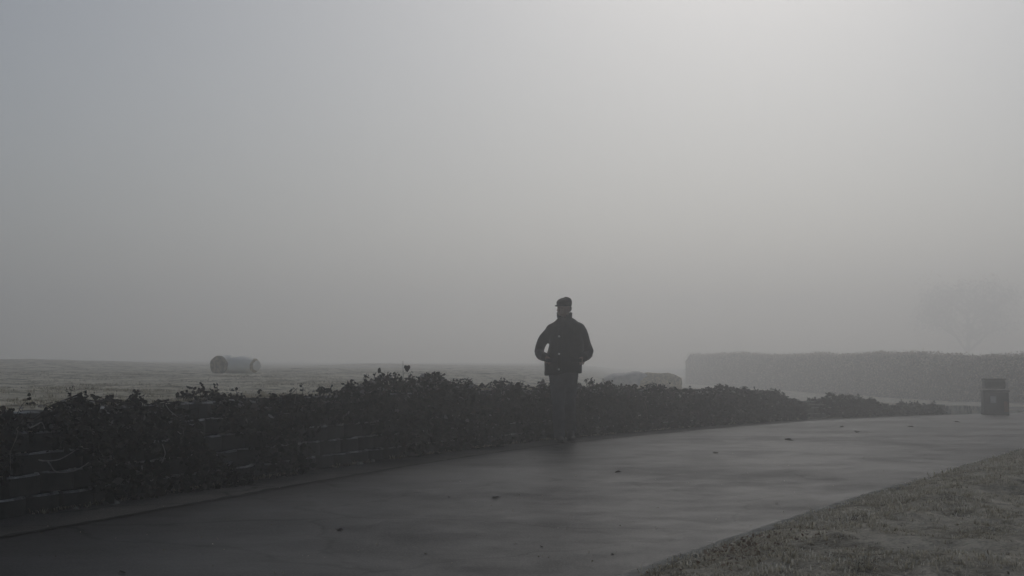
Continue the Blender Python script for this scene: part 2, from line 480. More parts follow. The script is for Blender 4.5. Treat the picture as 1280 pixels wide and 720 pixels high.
# ---- the verge at the lower right, with its worn edging
EDGE = [ground(x, y) for x, y in ((800, 720), (850, 702), (900, 684), (1000, 650), (1100, 617), (1200, 587), (1280, 563))]
e0 = EDGE[0] - (EDGE[1] - EDGE[0]).normalized() * 3
e1 = EDGE[-1] + (EDGE[-1] - EDGE[-2]).normalized() * 9
e2 = e1 + Vector((12, 7, 0))
ES, EX, EY = smooth_line([e0] + EDGE + [e1, e2])
def edge_at(s):
    x = np.interp(s, ES, EX); y = np.interp(s, ES, EY)
    a, b = max(0, s - 0.2), min(ES[-1], s + 0.2)
    dx = np.interp(b, ES, EX) - np.interp(a, ES, EX); dy = np.interp(b, ES, EY) - np.interp(a, ES, EY)
    l = math.hypot(dx, dy); return x, y, dx / l, dy / l
def verge_h(x, y, t):
    return gz(y) + 0.012 + 0.05 * sstep(0, 0.7, t) + sstep(0.05, 0.6, t) * (0.04 * noise.noise(Vector((x * 1.6, y * 1.6, 3))) + 0.06 * noise.noise(Vector((x * 3.6, y * 3.6, 8))))
bm = bmesh.new(); grid = []
tv = [0, 0.03, 0.08, 0.15, 0.25, 0.4, 0.55, 0.7, 0.9, 1.1, 1.3, 1.6, 1.9, 2.2, 2.6, 3, 3.5, 4, 4.6, 5.3, 6, 7, 8, 9]
for s in np.arange(0, ES[-1], 0.14):
    x0, y0, tx, ty = edge_at(float(s))
    wob = 0.02 + (0.04 + 0.07 * sstep(4, 8, s)) * noise.noise(Vector((s * 1.1, 0, 0))) + 0.04 * noise.noise(Vector((s * 5, 4, 0)))
    grid.append([bm.verts.new((x0 + ty * (t + wob), y0 - tx * (t + wob), gz(y0 - tx * t) - 0.01 if i == 0 else verge_h(x0 + ty * t, y0 - tx * t, t))) for i, t in enumerate(tv)])
for a, b in zip(grid, grid[1:]):
    for i in range(len(tv) - 1): bm.faces.new((a[i], a[i + 1], b[i + 1], b[i]))
tag(obj('verge', bm, M['verge'], smooth=True), kind='structure')
bm = bmesh.new(); prev = None
for s in np.arange(0, 8.5, 0.1):
    x, y, tx, ty = edge_at(float(s)); wv = 0.015 * noise.noise(Vector((s * 5, 0, 9))); hh = 0.016 + 0.006 * noise.noise(Vector((s * 4, 5, 9)))
    row = [bm.verts.new((x + ty * o, y - tx * o, gz(y) + z)) for o, z in ((-0.07 + wv, -0.01), (-0.055 + wv, hh), (0.03, hh), (0.06, -0.01))]
    if prev:
        for i in range(3): bm.faces.new((prev[i], prev[i + 1], row[i + 1], row[i]))
    prev = row
tag(obj('kerb', bm, M['kerb']), kind='structure')

# ------------------------------------------------------------------ grass (nobody could count it)
def tufts(name, P, size, tint, nbl=6, spread=0.5, lean=0.7):
    """P (n,3) roots; each root carries nbl bent blades"""
    n = len(P); N = n * nbl
    root = np.repeat(P, nbl, 0); sz = np.repeat(size, nbl) * RNG.uniform(0.55, 1.15, N)
    az = RNG.uniform(0, 2 * PI, N)
    root = root + np.stack((np.cos(az) * sz * spread * RNG.uniform(0, 1, N), np.sin(az) * sz * spread * RNG.uniform(0, 1, N), np.zeros(N)), 1)
    ln = RNG.uniform(0.2, lean + 0.25, N)
    d = np.stack((np.cos(az), np.sin(az), np.zeros(N)), 1); side = np.stack((-np.sin(az), np.cos(az), np.zeros(N)), 1)
    upv = np.array([0, 0, 1.0])
    wdt = (sz * 0.07 + 0.0012)[:, None]
    mid = root + (d * (ln * 0.35)[:, None] + upv) * (sz * 0.55)[:, None]
    tip = root + d * (ln * sz)[:, None] + upv * (sz * (1.05 - 0.45 * ln))[:, None]
    co = np.stack((root - side * wdt, root + side * wdt, mid - side * wdt * 0.8, mid + side * wdt * 0.8, tip), 1).reshape(-1, 3)
    base = np.arange(N)[:, None] * 5
    tr = (base[:, None, :] + np.array([[0, 1, 3], [0, 3, 2], [2, 3, 4]])[None]).reshape(-1, 3)
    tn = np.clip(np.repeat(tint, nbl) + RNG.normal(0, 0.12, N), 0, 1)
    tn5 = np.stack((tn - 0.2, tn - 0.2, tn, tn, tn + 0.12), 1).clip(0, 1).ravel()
    return link(name, np_mesh(name, co, tr, {'tint': tn5}), M['grass'])

P = []; S = []; T = []
for _ in range(90000):
    s = random.uniform(0, min(ES[-1] - 0.5, 24)); t = random.uniform(0, 1) ** 1.4 * 8.5 + 0.01
    x0, y0, tx, ty = edge_at(s); x, y = x0 + ty * t, y0 - tx * t
    if y < 4.5 or x / y > 0.55: continue
    c = noise.noise(Vector((x * 1.3, y * 1.3, 2))) + 0.6 * noise.noise(Vector((x * 5, y * 5, 6)))
    if c < -0.2 and random.random() < 0.85: continue
    P.append((x, y, verge_h(x, y, t) - 0.006)); S.append(random.uniform(0.014, 0.034) * (1 + 0.6 * max(0, c) + (0.8 if random.random() < 0.02 else 0))); T.append(0.72 + 0.22 * c + random.uniform(-0.14, 0.15))
    if len(P) > 48000: break
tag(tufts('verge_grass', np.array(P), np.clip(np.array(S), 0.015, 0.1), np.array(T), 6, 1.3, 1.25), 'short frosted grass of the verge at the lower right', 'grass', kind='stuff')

P = []; S = []; T = []
for _ in range(90000):
    s = random.uniform(0.5, WLEN); t = 0.34 + random.random() ** 1.7 * 34
    x0, y0, tx, ty = wall_at(s); x, y = x0 - ty * t, y0 + tx * t
    if x / y < -0.5 or y > 48: continue
    c = noise.noise(Vector((x * 0.9, y * 0.5, 2))) + 0.6 * noise.noise(Vector((x * 3, y * 2, 6)))
    if c < 0.0 and random.random() < 0.6: continue
    P.append((x, y, field_height(s, t, x, y) - 0.008)); S.append(random.uniform(0.016, 0.04) * (1 + 0.4 * c)); T.append(0.66 - 0.25 * abs(c) + random.uniform(-0.15, 0.15) - (0.3 if random.random() < 0.06 else 0))
    if len(P) > 34000: break
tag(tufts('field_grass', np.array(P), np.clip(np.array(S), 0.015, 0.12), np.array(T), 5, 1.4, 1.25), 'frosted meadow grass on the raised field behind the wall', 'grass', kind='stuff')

P = []; S = []; T = []
for _ in range(3600):
    s = random.uniform(0, WLEN); o = -abs(random.gauss(0, 0.05)) + 0.02
    x0, y0, tx, ty = wall_at(s)
    if noise.noise(Vector((s * 1.4, 0, 0))) < -0.1: continue
    x, y = x0 - ty * o, y0 + tx * o
    P.append((x, y, gz(y) + 0.003)); S.append(random.uniform(0.012, 0.045)); T.append(random.uniform(0.1, 0.7))
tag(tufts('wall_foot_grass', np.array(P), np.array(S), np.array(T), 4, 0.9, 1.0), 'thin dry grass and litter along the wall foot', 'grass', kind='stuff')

# ------------------------------------------------------------------ the planter wall: each trough block a part
def block_mesh(name, variant):
    rr = random.Random(variant)
    bm = bmesh.new(); n = 9
    w, dpt, h, th = BW * 0.5 * 0.985, 0.30, COURSE - 0.004, 0.032
    out, inn = [], []
    for i in range(n):
        a = PI * i / (n - 1)
        ex = 1.35
        cx = -math.cos(a); cy = math.sin(a)
        px = w * math.copysign(abs(cx) ** 0.75, cx); py = -0.115 * cy ** 0.8 if cy > 0 else 0
        k = 1 + rr.uniform(-0.015, 0.015)
        out.append((px * k, py * k + 0.115)); inn.append((px * (w - th) / w, (py * (0.115 - th) / 0.115) + 0.115))
    out = [(-w, dpt)] + out + [(w, dpt)]; inn = [(-w + th, dpt)] + inn + [(w - th, dpt)]
    def ringv(pts, z, sc=1.0): return [bm.verts.new((p[0] * sc, p[1], z)) for p in pts]
    jit = [rr.uniform(-0.003, 0.003) for _ in out]
    o0 = ringv(out, 0.0); o1 = ringv(out, h - 0.013)
    o2 = [bm.verts.new((p[0] * 0.97, p[1] + 0.010, h + j)) for p, j in zip(out, jit)]
    i2 = [bm.verts.new((p[0], p[1], h + j - 0.001)) for p, j in zip(inn, jit)]
    i1 = ringv(inn, h - 0.035)
    for A, B in ((o0, o1), (o1, o2), (o2, i2), (i2, i1)):
        for k in range(len(A) - 1): bm.faces.new((A[k], A[k + 1], B[k + 1], B[k]))
    soil = bm.faces.new(i1[::-1]); soil.material_index = 1
    bm.faces.new((o0[0], o1[0], o2[0], i2[0], i1[0], i1[-1], i2[-1], o2[-1], o1[-1], o0[-1]))
    bmesh.ops.recalc_face_normals(bm, faces=bm.faces)
    me = bpy.data.meshes.new(name); bm.to_mesh(me); bm.free()
    me.materials.append(M['block']); me.materials.append(M['soil'])
    return me
BLOCKS = [block_mesh('planter_block', v) for v in range(5)]
rx, ry, _, _ = wall_at(0.0)
wall = empty('planter_wall', (rx, ry, 0))
tag(wall, 'low dark retaining wall of round-fronted planter blocks beside the road, overgrown with shrubs', 'wall')
spots = []
for c in range(5):
    s = (c % 2) * BW * 0.5
    while s < WLEN - 0.1:
        x, y, tx, ty = wall_at(s)
        if c < courses(y):
            o = c * SETBACK + random.uniform(-0.012, 0.012)
            tilt = random.gauss(0, 0.012)
            spots.append((x - ty * o, y + tx * o, gz(y) + c * COURSE - 0.01 + random.uniform(-0.003, 0.003), math.atan2(ty, tx) + random.gauss(0, 0.03), tilt))
        s += BW
inview = [p for p in spots if -0.37 < p[0] / p[1]]
inview.sort(key=lambda p: p[1])
near = set(inview[:300])
wi = Matrix.Translation((-rx, -ry, 0))
for p in inview[:300]:
    o = link('planter_block', random.choice(BLOCKS), parent=wall)
    o.location = (p[0] - rx, p[1] - ry, p[2]); o.rotation_euler = (0, p[4], p[3])
rest = bmesh.new()
for p in spots:
    if p in near: continue
    tmp = bmesh.new(); tmp.from_mesh(random.choice(BLOCKS))
    tmp.transform(Matrix.Translation((p[0] - rx, p[1] - ry, p[2])) @ Matrix.Rotation(p[3], 4, 'Z') @ Matrix.Rotation(p[4], 4, 'Y'))
    t2 = bpy.data.meshes.new('t'); tmp.to_mesh(t2); tmp.free(); rest.from_mesh(t2); bpy.data.meshes.remove(t2)
o = obj('far_planter_blocks', rest, None, wall)
o.data.materials.append(M['block']); o.data.materials.append(M['soil'])
o['kind'] = 'stuff'

# ------------------------------------------------------------------ shrubs hanging over the wall
LEAF = np.array([(0, 0, 0), (0.36, 0.30, 0.07), (-0.36, 0.30, 0.07), (0.30, 0.68, 0.04), (-0.30, 0.68, 0.04), (0, 1.0, -0.06), (0, 0.45, -0.03)])
LTRI = np.array([(0, 1, 6), (0, 6, 2), (1, 3, 6), (2, 6, 4), (3, 5, 6), (6, 5, 4)])
def rot_frames(n, droop):
    """random leaf frames; the leaf runs along y, its face normal along z"""
    az = RNG.uniform(0, 2 * PI, n); el = RNG.normal(droop, 0.55, n); ro = RNG.normal(0, 0.7, n)
    y = np.stack((np.cos(az) * np.cos(el), np.sin(az) * np.cos(el), np.sin(el)), 1)
    x = np.stack((-np.sin(az), np.cos(az), np.zeros(n)), 1)
    z = np.cross(x, y)
    X = x * np.cos(ro)[:, None] + z * np.sin(ro)[:, None]
    Z = np.cross(X, y)
    return X, y, Z
def leaves_mesh(name, P, size, tint, droop=-0.5, shape=LEAF, tri=LTRI):
    P = np.array(P); n = len(P); size = np.array(size)
    X, Y, Z = rot_frames(n, droop)
    co = P[:, None, :] + size[:, None, None] * (shape[None, :, 0:1] * X[:, None, :] + shape[None, :, 1:2] * Y[:, None, :] + shape[None, :, 2:3] * Z[:, None, :])
    tr = (np.arange(n)[:, None, None] * len(shape) + tri[None]).reshape(-1, 3)
    return np_mesh(name, co.reshape(-1, 3), tr, {'tint': np.repeat(np.clip(tint, 0, 1), len(shape))})

def wire(bm, pts, r0, r1, seg=4):
    n = len(pts)
    add_tube(bm, pts, [r0 + (r1 - r0) * i / (n - 1) for i in range(n)], seg, Vector((0.3, 0.2, 0.9)))

def shrub(label, prof, bottom, dens=1.0, gap=-0.35, leaf=0.05, bulge=0.16, seed=0, sprigs=4, reddish=0.0, frost=0.5, pale=3, nmin=-0.36):
    """prof: (picture x, height above wall top in m); bottom: lower edge as fraction of wall height"""
    px = [p[0] for p in prof]; ht = [p[1] for p in prof]
    ss = [s_of_px(p) for p in px]
    s0, s1 = ss[0], ss[-1]
    bx = [s_of_px(b[0]) for b in bottom]; bv = [b[1] for b in bottom]
    mx_, my_, _, _ = wall_at((s0 + s1) / 2)
    root = empty('shrub', (mx_, my_, gz(my_)))
    tag(root, label, 'shrub', 'shrubs hanging over the planter wall')
    def section(s, u, inset=0.0):
        x, y, tx, ty = wall_at(s)
        wt = wall_top(y) - gz(y)
        top = wt + float(np.interp(s, ss, ht)); bot = wt * float(np.interp(s, bx, bv))
        k = 0.5 + 0.5 * min(1, wt / 0.6)
        pts = [(0.62 * k, wt - 0.03), (0.40 * k, top - 0.02), (0.14 * k, top - 0.05), (0.02 - bulge * 0.6, top - 0.18 * k), (-bulge, (top + bot) / 2), (-bulge * 0.7, bot)]
        if top < wt + 0.01: pts = [(0.16, top - 0.03), (0.10, top), (0.05, top - 0.01), (-bulge * 0.5, top - 0.06), (-bulge, (top + bot) / 2), (-bulge * 0.7, bot)]
        q = u * 5; i = min(4, int(q)); f = q - i
        n = pts[i][0] * (1 - f) + pts[i + 1][0] * f; z = pts[i][1] * (1 - f) + pts[i + 1][1] * f
        # ragged: clumps stand out and sink in
        cl = noise.noise(Vector((s * 2.6 + seed * 11, u * 5, seed))) * 0.17 + noise.noise(Vector((s * 7 + seed * 5, u * 13, seed + 3))) * 0.09
        cn, cz = 0.2 * k, wt * 0.55
        dn, dz = n - cn, z - cz; l = math.hypot(dn, dz) + 1e-6
        rr = cl - inset
        n += dn / l * rr; z += dz / l * rr
        n = max(n, nmin)
        if n < 0.2: z = max(z, 0.02)
        return Vector((x - ty * n - mx_, y + tx * n - my_, gz(y) + z - gz(my_)))
    P = []; S = []; T = []
    length = s1 - s0
    cnt = int(length * 2600 * dens)
    for _ in range(cnt):
        s = random.uniform(s0, s1); u = random.random()
        g = noise.noise(Vector((s * 3.2 + seed, u * 6, seed * 3.1))) + 0.5 * noise.noise(Vector((s * 9, u * 15, seed)))
        edge = min(s - s0, s1 - s) / 0.35
        if g < gap + max(0, 0.5 * (1 - edge)): continue
        inset = abs(random.gauss(0, 0.06)) - 0.01
        p = section(s, u, inset)
        P.append(p); S.append(leaf * min(1.7, max(0.35, random.lognormvariate(-0.2, 0.42))))
        t = random.betavariate(2, 3.2) * 0.72 + reddish * random.random() * 0.35
        if u < 0.5 and random.random() < frost * 0.45 * (1 - inset * 8): t = random.uniform(0.74, 1.0)
        elif random.random() < 0.02: t = random.uniform(0.8, 0.95)
        T.append(t)
    st = bmesh.new()
    for k in range(int(length * 16)):                      # trailing runners
        s = random.uniform(s0, s1); pts = []; u0 = random.uniform(0.1, 0.5); drift = random.gauss(0, 0.25)
        u1 = random.uniform(u0 + 0.2, 1.0)
        for i in range(7):
            f = i / 6
            pts.append(section(min(max(s + drift * f + 0.03 * math.sin(f * 7 + k), s0), s1), u0 + (u1 - u0) * f, -0.015 + 0.04 * random.random()))
        wire(st, pts, random.choice((0.003, 0.004, 0.008)), 0.0015)
    for k in range(sprigs * 2):                                # upright sprigs that break the top line
        s = random.uniform(s0 + 0.1, s1 - 0.1); b = section(s, random.uniform(0.2, 0.42), 0.0)
        hgt = random.uniform(0.03, 0.11); ln = Vector((random.gauss(0, 0.04), random.gauss(0, 0.04), hgt))
        wire(st, [b - Vector((0, 0, 0.06)), b + ln * 0.5 + Vector((0.006, 0, 0)), b + ln], 0.003, 0.0015)
        for i in range(7):
            P.append(b + ln * random.uniform(0.3, 1.05) + Vector((random.gauss(0, 0.012), random.gauss(0, 0.012), 0))); S.append(leaf * random.uniform(0.5, 0.9)); T.append(random.uniform(0.1, 0.6))
    me = leaves_mesh('foliage', P, S, np.array(T))
    f = link('foliage', me, M['leaf'], root); f['kind'] = 'stuff'
    obj('stem', st, M['stem'], root)['kind'] = 'stuff'
    if pale:
        for k in range(pale):                              # bleached canes arching out of the mass
            s = random.uniform(s0 + 0.1, s1 - 0.1); u0 = random.uniform(0.3, 0.7); pb = bmesh.new()
            dr = random.choice((-1, 1)) * random.uniform(0.12, 0.35)
            pts = [section(min(max(s + dr * f, s0), s1), min(1, u0 + 0.25 * f * f + 0.05 * f), -0.05) for f in (0, 0.2, 0.4, 0.6, 0.8, 1)]
            wire(pb, pts, 0.0045, 0.002, 5)
            obj('dry_cane_or_rim', pb, M['pale_stem'], root)
    return root

def prof(*pp):
    out = []
    for x, y in pp:
        s = s_of_px(x); _, yy, _, _ = wall_at(s)
        out.append((x, max(-0.55, zat(x, y, yy + (0.35 if y < 520 else 0.1)) - wall_top(yy))))
    return out
sh0 = shrub('sparse reddish-brown twiggy shrub at the left picture edge', prof((-60, 510), (0, 512), (25, 518), (62, 520)), [(-60, 0.3), (30, 0.35), (62, 0.75)], 0.45, -0.1, 0.04, 0.10, 1, 5, 0.9, 0.5, 1)
sh1 = shrub('broad dark leafy shrub covering the wall down to the road, nearest the camera', prof((58, 515), (90, 509), (120, 505), (150, 500), (180, 499), (207, 495), (224, 500), (232, 520), (250, 545), (275, 575), (296, 598)), [(58, 0.75), (95, 0.45), (115, 0.08), (150, 0.0), (296, 0.0)], 1.1, -0.27, 0.05, 0.17, 2, 12, 0.5, 0.75, 1)
shrub('narrow dark shrub draped down the wall below the white-wrapped bale', prof((283, 496), (295, 491), (310, 490), (350, 494), (388, 502)), [(283, 0.75), (300, 0.1), (320, 0.0), (372, 0.0), (388, 0.7)], 1.1, -0.27, 0.048, 0.15, 3, 5, 0.3, 0.7, 1)
shrub('thin greenish shrub lying only along the wall top, blocks showing below', prof((380, 500), (410, 499), (440, 497), (478, 490)), [(380, 0.78), (420, 0.74), (455, 0.6), (478, 0.5)], 0.6, -0.1, 0.045, 0.06, 4, 3, 0.0, 0.7, 1)
shrub('tallest mounded dark shrub just left of the walking man', prof((455, 493), (480, 483), (510, 478), (540, 473), (565, 471), (590, 477), (605, 483), (613, 486)), [(455, 0.45), (480, 0.25), (500, 0.05), (540, 0.0), (613, 0.0)], 1.15, -0.33, 0.052, 0.16, 5, 10, 0.4, 0.7, 1)
shrub('dark shrub on the wall directly behind the walking man', prof((612, 495), (640, 487), (655, 483), (680, 485), (705, 486)), [(612, 0.0), (705, 0.0)], 1.1, -0.45, 0.05, 0.04, 6, 5, 0.3, 0.8, 1, -0.10)
shrub('long dark shrub on the wall just right of the walking man', prof((700, 486), (725, 488), (760, 485), (790, 482), (815, 484), (838, 489), (850, 493)), [(700, 0.0), (850, 0.0)], 1.1, -0.5, 0.055, 0.05, 7, 9, 0.3, 0.8, 1, -0.12)
shrub('dark flat-topped shrub in front of the left end of the far hedge', prof((845, 493), (870, 491), (900, 489), (930, 484), (950, 487), (975, 488), (987, 495), (1002, 505)), [(845, 0.0), (1002, 0.0)], 1.0, -0.5, 0.06, 0.16, 8, 5, 0.05, 0.5, 1)
sh2 = shrub('low rounded dark shrub where the wall is dropping, past a bare gap', prof((1022, 502), (1030, 497), (1045, 495), (1080, 495), (1098, 499), (1112, 508)), [(1022, 0.5), (1045, 0.0), (1112, 0.0)], 1.0, -0.55, 0.06, 0.14, 9, 4, 0.0, 0.5, 0)
shrub('lowest dark shrub at the far tapering end of the wall, left of the bin', prof((1104, 509), (1125, 507), (1145, 505), (1162, 505), (1172, 509), (1181, 516)), [(1104, 0.0), (1181, 0.0)], 1.0, -0.55, 0.06, 0.12, 10, 3, 0.0, 0.5, 0)

# bleached, frosted canes looping out of the shrubs; far block rims drawn likewise
M['frost_cane_rim'] = simple('frosted_cane_rim', (0.32, 0.30, 0.27), 0.85, 0.3, 20)
def cane_or_rim(par, pp, out, r):
    pts = []
    for px, py in pp:
        s = s_of_px(px); _, y, _, _ = wall_at(s); y -= out
        pts.append(Vector((ray(px, py).x * y, y, zat(px, py, y))) - par.location)
    fine = []
    for i in range(len(pts) - 1):
        p0, p1, p2, p3 = pts[max(0, i - 1)], pts[i], pts[i + 1], pts[min(len(pts) - 1, i + 2)]
        for f in (0, 0.25, 0.5, 0.75):
            fine.append(0.5 * (2 * p1 + (p2 - p0) * f + (2 * p0 - 5 * p1 + 4 * p2 - p3) * f * f + (3 * p1 - p0 - 3 * p2 + p3) * f ** 3))
    fine.append(pts[-1])
    bm = bmesh.new(); wire(bm, fine, r * 0.8, r * 0.45, 6); obj('dry_cane_or_rim', bm, M['frost_cane_rim'], par)
cane_or_rim(sh1, ((48, 575), (58, 576), (75, 574), (94, 563)), 0.22, 0.006)
cane_or_rim(sh1, ((60, 577), (63, 581), (71, 590), (94, 588), (111, 578)), 0.24, 0.007)
cane_or_rim(sh1, ((207, 506), (213, 514), (222, 521)), 0.3, 0.005)
cane_or_rim(sh1, ((203, 555), (206, 564), (206, 569), (202, 579)), 0.4, 0.005)
cane_or_rim(sh0, ((37, 535), (46, 531), (52, 528), (56, 536)), 0.1, 0.006)
cane_or_rim(sh2, ((1002, 519), (1014, 522), (1028, 522.4), (1038, 519)), 0.3, 0.012)  # stands in for the curved rim of a bare planter block
cane_or_rim(sh2, ((1012, 505), (1022, 506), (1032, 506)), 0.3, 0.010)  # upper block rim in the bare gap, drawn like the canes

# a single stalk with a heart-shaped leaf that stands above the tallest shrub
s = s_of_px(536); x, y, tx, ty = wall_at(s); x -= ty * 0.3; y += tx * 0.3
zt = wall_top(y) + 0.16
root = empty('leaf_stalk', (x, y, zt)); tag(root, 'lone thin stalk with one heart-shaped leaf above the tallest shrub', 'plant')
bm = bmesh.new(); wire(bm, [(0, 0, -0.1), (-0.004, 0, 0.05), (-0.006, 0, 0.17)], 0.003, 0.002, 5); obj('stalk', bm, M['pale_stem'], root)
bm = bmesh.new()
hp = [(0, -0.045), (0.02, -0.02), (0.035, 0.01), (0.03, 0.03), (0.012, 0.035), (0, 0.025), (-0.012, 0.035), (-0.03, 0.03), (-0.035, 0.01), (-0.02, -0.02)]
cv = bm.verts.new((0.04, -0.01, 0.09)); hv = [bm.verts.new((0.04 + a, 0.008 * math.sin(a * 90), 0.09 + b)) for a, b in hp]
for i in range(len(hv)): bm.faces.new((cv, hv[i], hv[(i + 1) % len(hv)]))
wire(bm, [(-0.003, 0, 0.02), (0.02, 0, 0.05), (0.04, 0, 0.12)], 0.0015, 0.001, 4)
obj('leaf', bm, M['stem'], root)

# ------------------------------------------------------------------ stones at the wall foot and fallen leaves on the road
def stone(label, px, py, w_, h_, seed, mat='stone'):
    g = ground(px, py); bm = bmesh.new()
    bmesh.ops.create_icosphere(bm, subdivisions=3, radius=1.0)
    for v in bm.verts:
        n = noise.noise(v.co * 1.3 + Vector((seed * 3, 0, 0))) * 0.35 + noise.noise(v.co * 3 + Vector((0, seed, 0))) * 0.15
        v.co *= 1 + n
        v.co.z = max(v.co.z, -0.45)
        v.co = Vector((v.co.x * w_ / 2, v.co.y * w_ * 0.35, (v.co.z + 0.4) * h_ * 0.7))
    o = obj('stone', bm, M[mat]); o.location = g; o.rotation_euler.z = seed * 1.3
    tag(o, label, 'stone', 'pale stones along the wall foot')
stone('largest pale flat stone at the wall foot under the nearest shrub', 139, 631, 0.13, 0.045, 1)
stone('pale stone at the wall foot under the narrow draped shrub', 306, 603, 0.08, 0.04, 2)
stone('small pale stone at the wall foot between two block columns', 236, 615, 0.06, 0.025, 3)
stone('tiny pale stone at the wall foot nearest the left picture edge', 95, 637, 0.05, 0.02, 4)
stone('pale stone below the bare block courses left of the tallest shrub', 449, 581, 0.07, 0.03, 5)
stone('small pale stone at the wall foot below the tallest shrub', 466, 578, 0.06, 0.035, 6)
stone('white pebble lying on the road edge past the bare gap', 1052, 534, 0.07, 0.03, 7)

def fallen_leaf(label, px, py, size, seed, mat='dead_leaf'):
    g = ground(px, py); r_ = random.Random(seed); bm = bmesh.new()
    n = 7; half = [0.02, 0.22, 0.38, 0.42, 0.33, 0.16, 0.01]; rows = []
    curl = r_.uniform(1.0, 1.9)
    for i in range(n):
        yy = i / (n - 1) - 0.5; row = []
        for k in (-1, -0.5, 0, 0.5, 1):
            xx = half[i] * k * r_.uniform(0.85, 1.1); a = k * curl * 0.7
            row.append(bm.verts.new((xx * math.cos(a * 0.6), yy + 0.05 * abs(k) * (-1) ** i, 0.03 + 0.6 * half[i] * abs(k) * math.sin(abs(a) * 0.8) + 0.15 * yy * yy)))
        rows.append(row)
    for A, B in zip(rows, rows[1:]):
        for k in range(4): bm.faces.new((A[k], A[k + 1], B[k + 1], B[k]))
    wire(bm, [(0, 0.48, 0.06), (0.02, 0.6, 0.1), (0.06, 0.72, 0.16)], 0.012, 0.008, 4)
    bmesh.ops.scale(bm, vec=(size, size, size), verts=bm.verts)
    o = obj('fallen_leaf', bm, M[mat], smooth=True)
    o.location = (g.x, g.y, g.z + 0.002); o.rotation_euler = (r_.uniform(-0.15, 0.15), r_.uniform(-0.2, 0.2), r_.uniform(0, 6.3))
    tag(o, label, 'leaf', 'fallen leaves on the wet road')
fallen_leaf('curled brown leaf on the road just left of the man\'s reflection', 620, 623, 0.072, 1)
fallen_leaf('curled brown leaf on the road to the lower right of the man\'s feet', 773, 591, 0.065, 2)
fallen_leaf('curled brown leaf on the road, left foreground, below the bare blocks', 424, 664, 0.058, 3)
fallen_leaf('dark leaf on the road in front of the flat-topped shrub', 895, 567, 0.086, 4)
fallen_leaf('wide dark leaf on the road below the bare gap in the shrubs', 986, 551, 0.122, 5)
fallen_leaf('dark leaf on the road below the low rounded shrub', 1071, 541, 0.122, 6)
fallen_leaf('dark leaf on the far road below the tapering wall end', 1138, 534, 0.130, 7)
fallen_leaf('farthest dark leaf on the road, between the wall end and the bin', 1196, 528, 0.144, 8)
fallen_leaf('dark leaf cut by the bottom picture edge at the left', 152, 717, 0.043, 9)
fallen_leaf('small leaf in the middle of the near road', 677, 684, 0.025, 10)
fallen_leaf('small pale leaf on the near road left of the verge corner', 766, 694, 0.025, 11, 'pale_leaf')
fallen_leaf('pale crumpled leaf on the verge corner at the bottom', 846, 712, 0.043, 12, 'pale_leaf')
fallen_leaf('tiny pale fleck of leaf on the road right of centre', 971, 630, 0.029, 13, 'pale_leaf')
fallen_leaf('small dark leaf on the road left of the curled central leaf', 561, 622, 0.025, 14)

P = []; S = []
for _ in range(260):
    g = ground(random.uniform(0, 1280), 528 + random.random() ** 1.6 * 192)
    if g.x > np.interp(g.y, EY, EX) - 0.05 or g.x < np.interp(g.y, WY, WX) + 0.1: continue
    P.append((g.x, g.y, g.z + 0.006)); S.append(random.uniform(0.005, 0.015))
tag(link('road_litter', leaves_mesh('road_litter', P, S, RNG.uniform(0.15, 0.9, len(P)), 0.0), M['grass']), 'tiny leaf crumbs and grit scattered over the wet road', 'litter', kind='stuff')

# brown leaf litter caught in the near corner of the verge
P = []; S = []
for _ in range(420):
    g = ground(random.gauss(905, 55), random.gauss(693, 14))
    P.append((g.x, g.y, g.z + 0.045 + random.uniform(0, 0.015))); S.append(random.uniform(0.012, 0.03))
P = [p for p in P if p[0] > np.interp(p[1], EY, EX) + 0.12]
S = S[:len(P)]
lm = leaves_mesh('leaf_litter', P, S, np.random.default_rng(1).uniform(0.3, 0.8, len(P)), 0.0)
M['litter'] = blades('litter_leaf', [(0.0, (0.10, 0.075, 0.05)), (0.5, (0.24, 0.175, 0.125)), (1.0, (0.40, 0.35, 0.29))], 0.4)
tag(link('leaf_litter', lm, M['litter']), 'brown leaf litter caught in the near corner of the verge', 'leaf litter', kind='stuff')

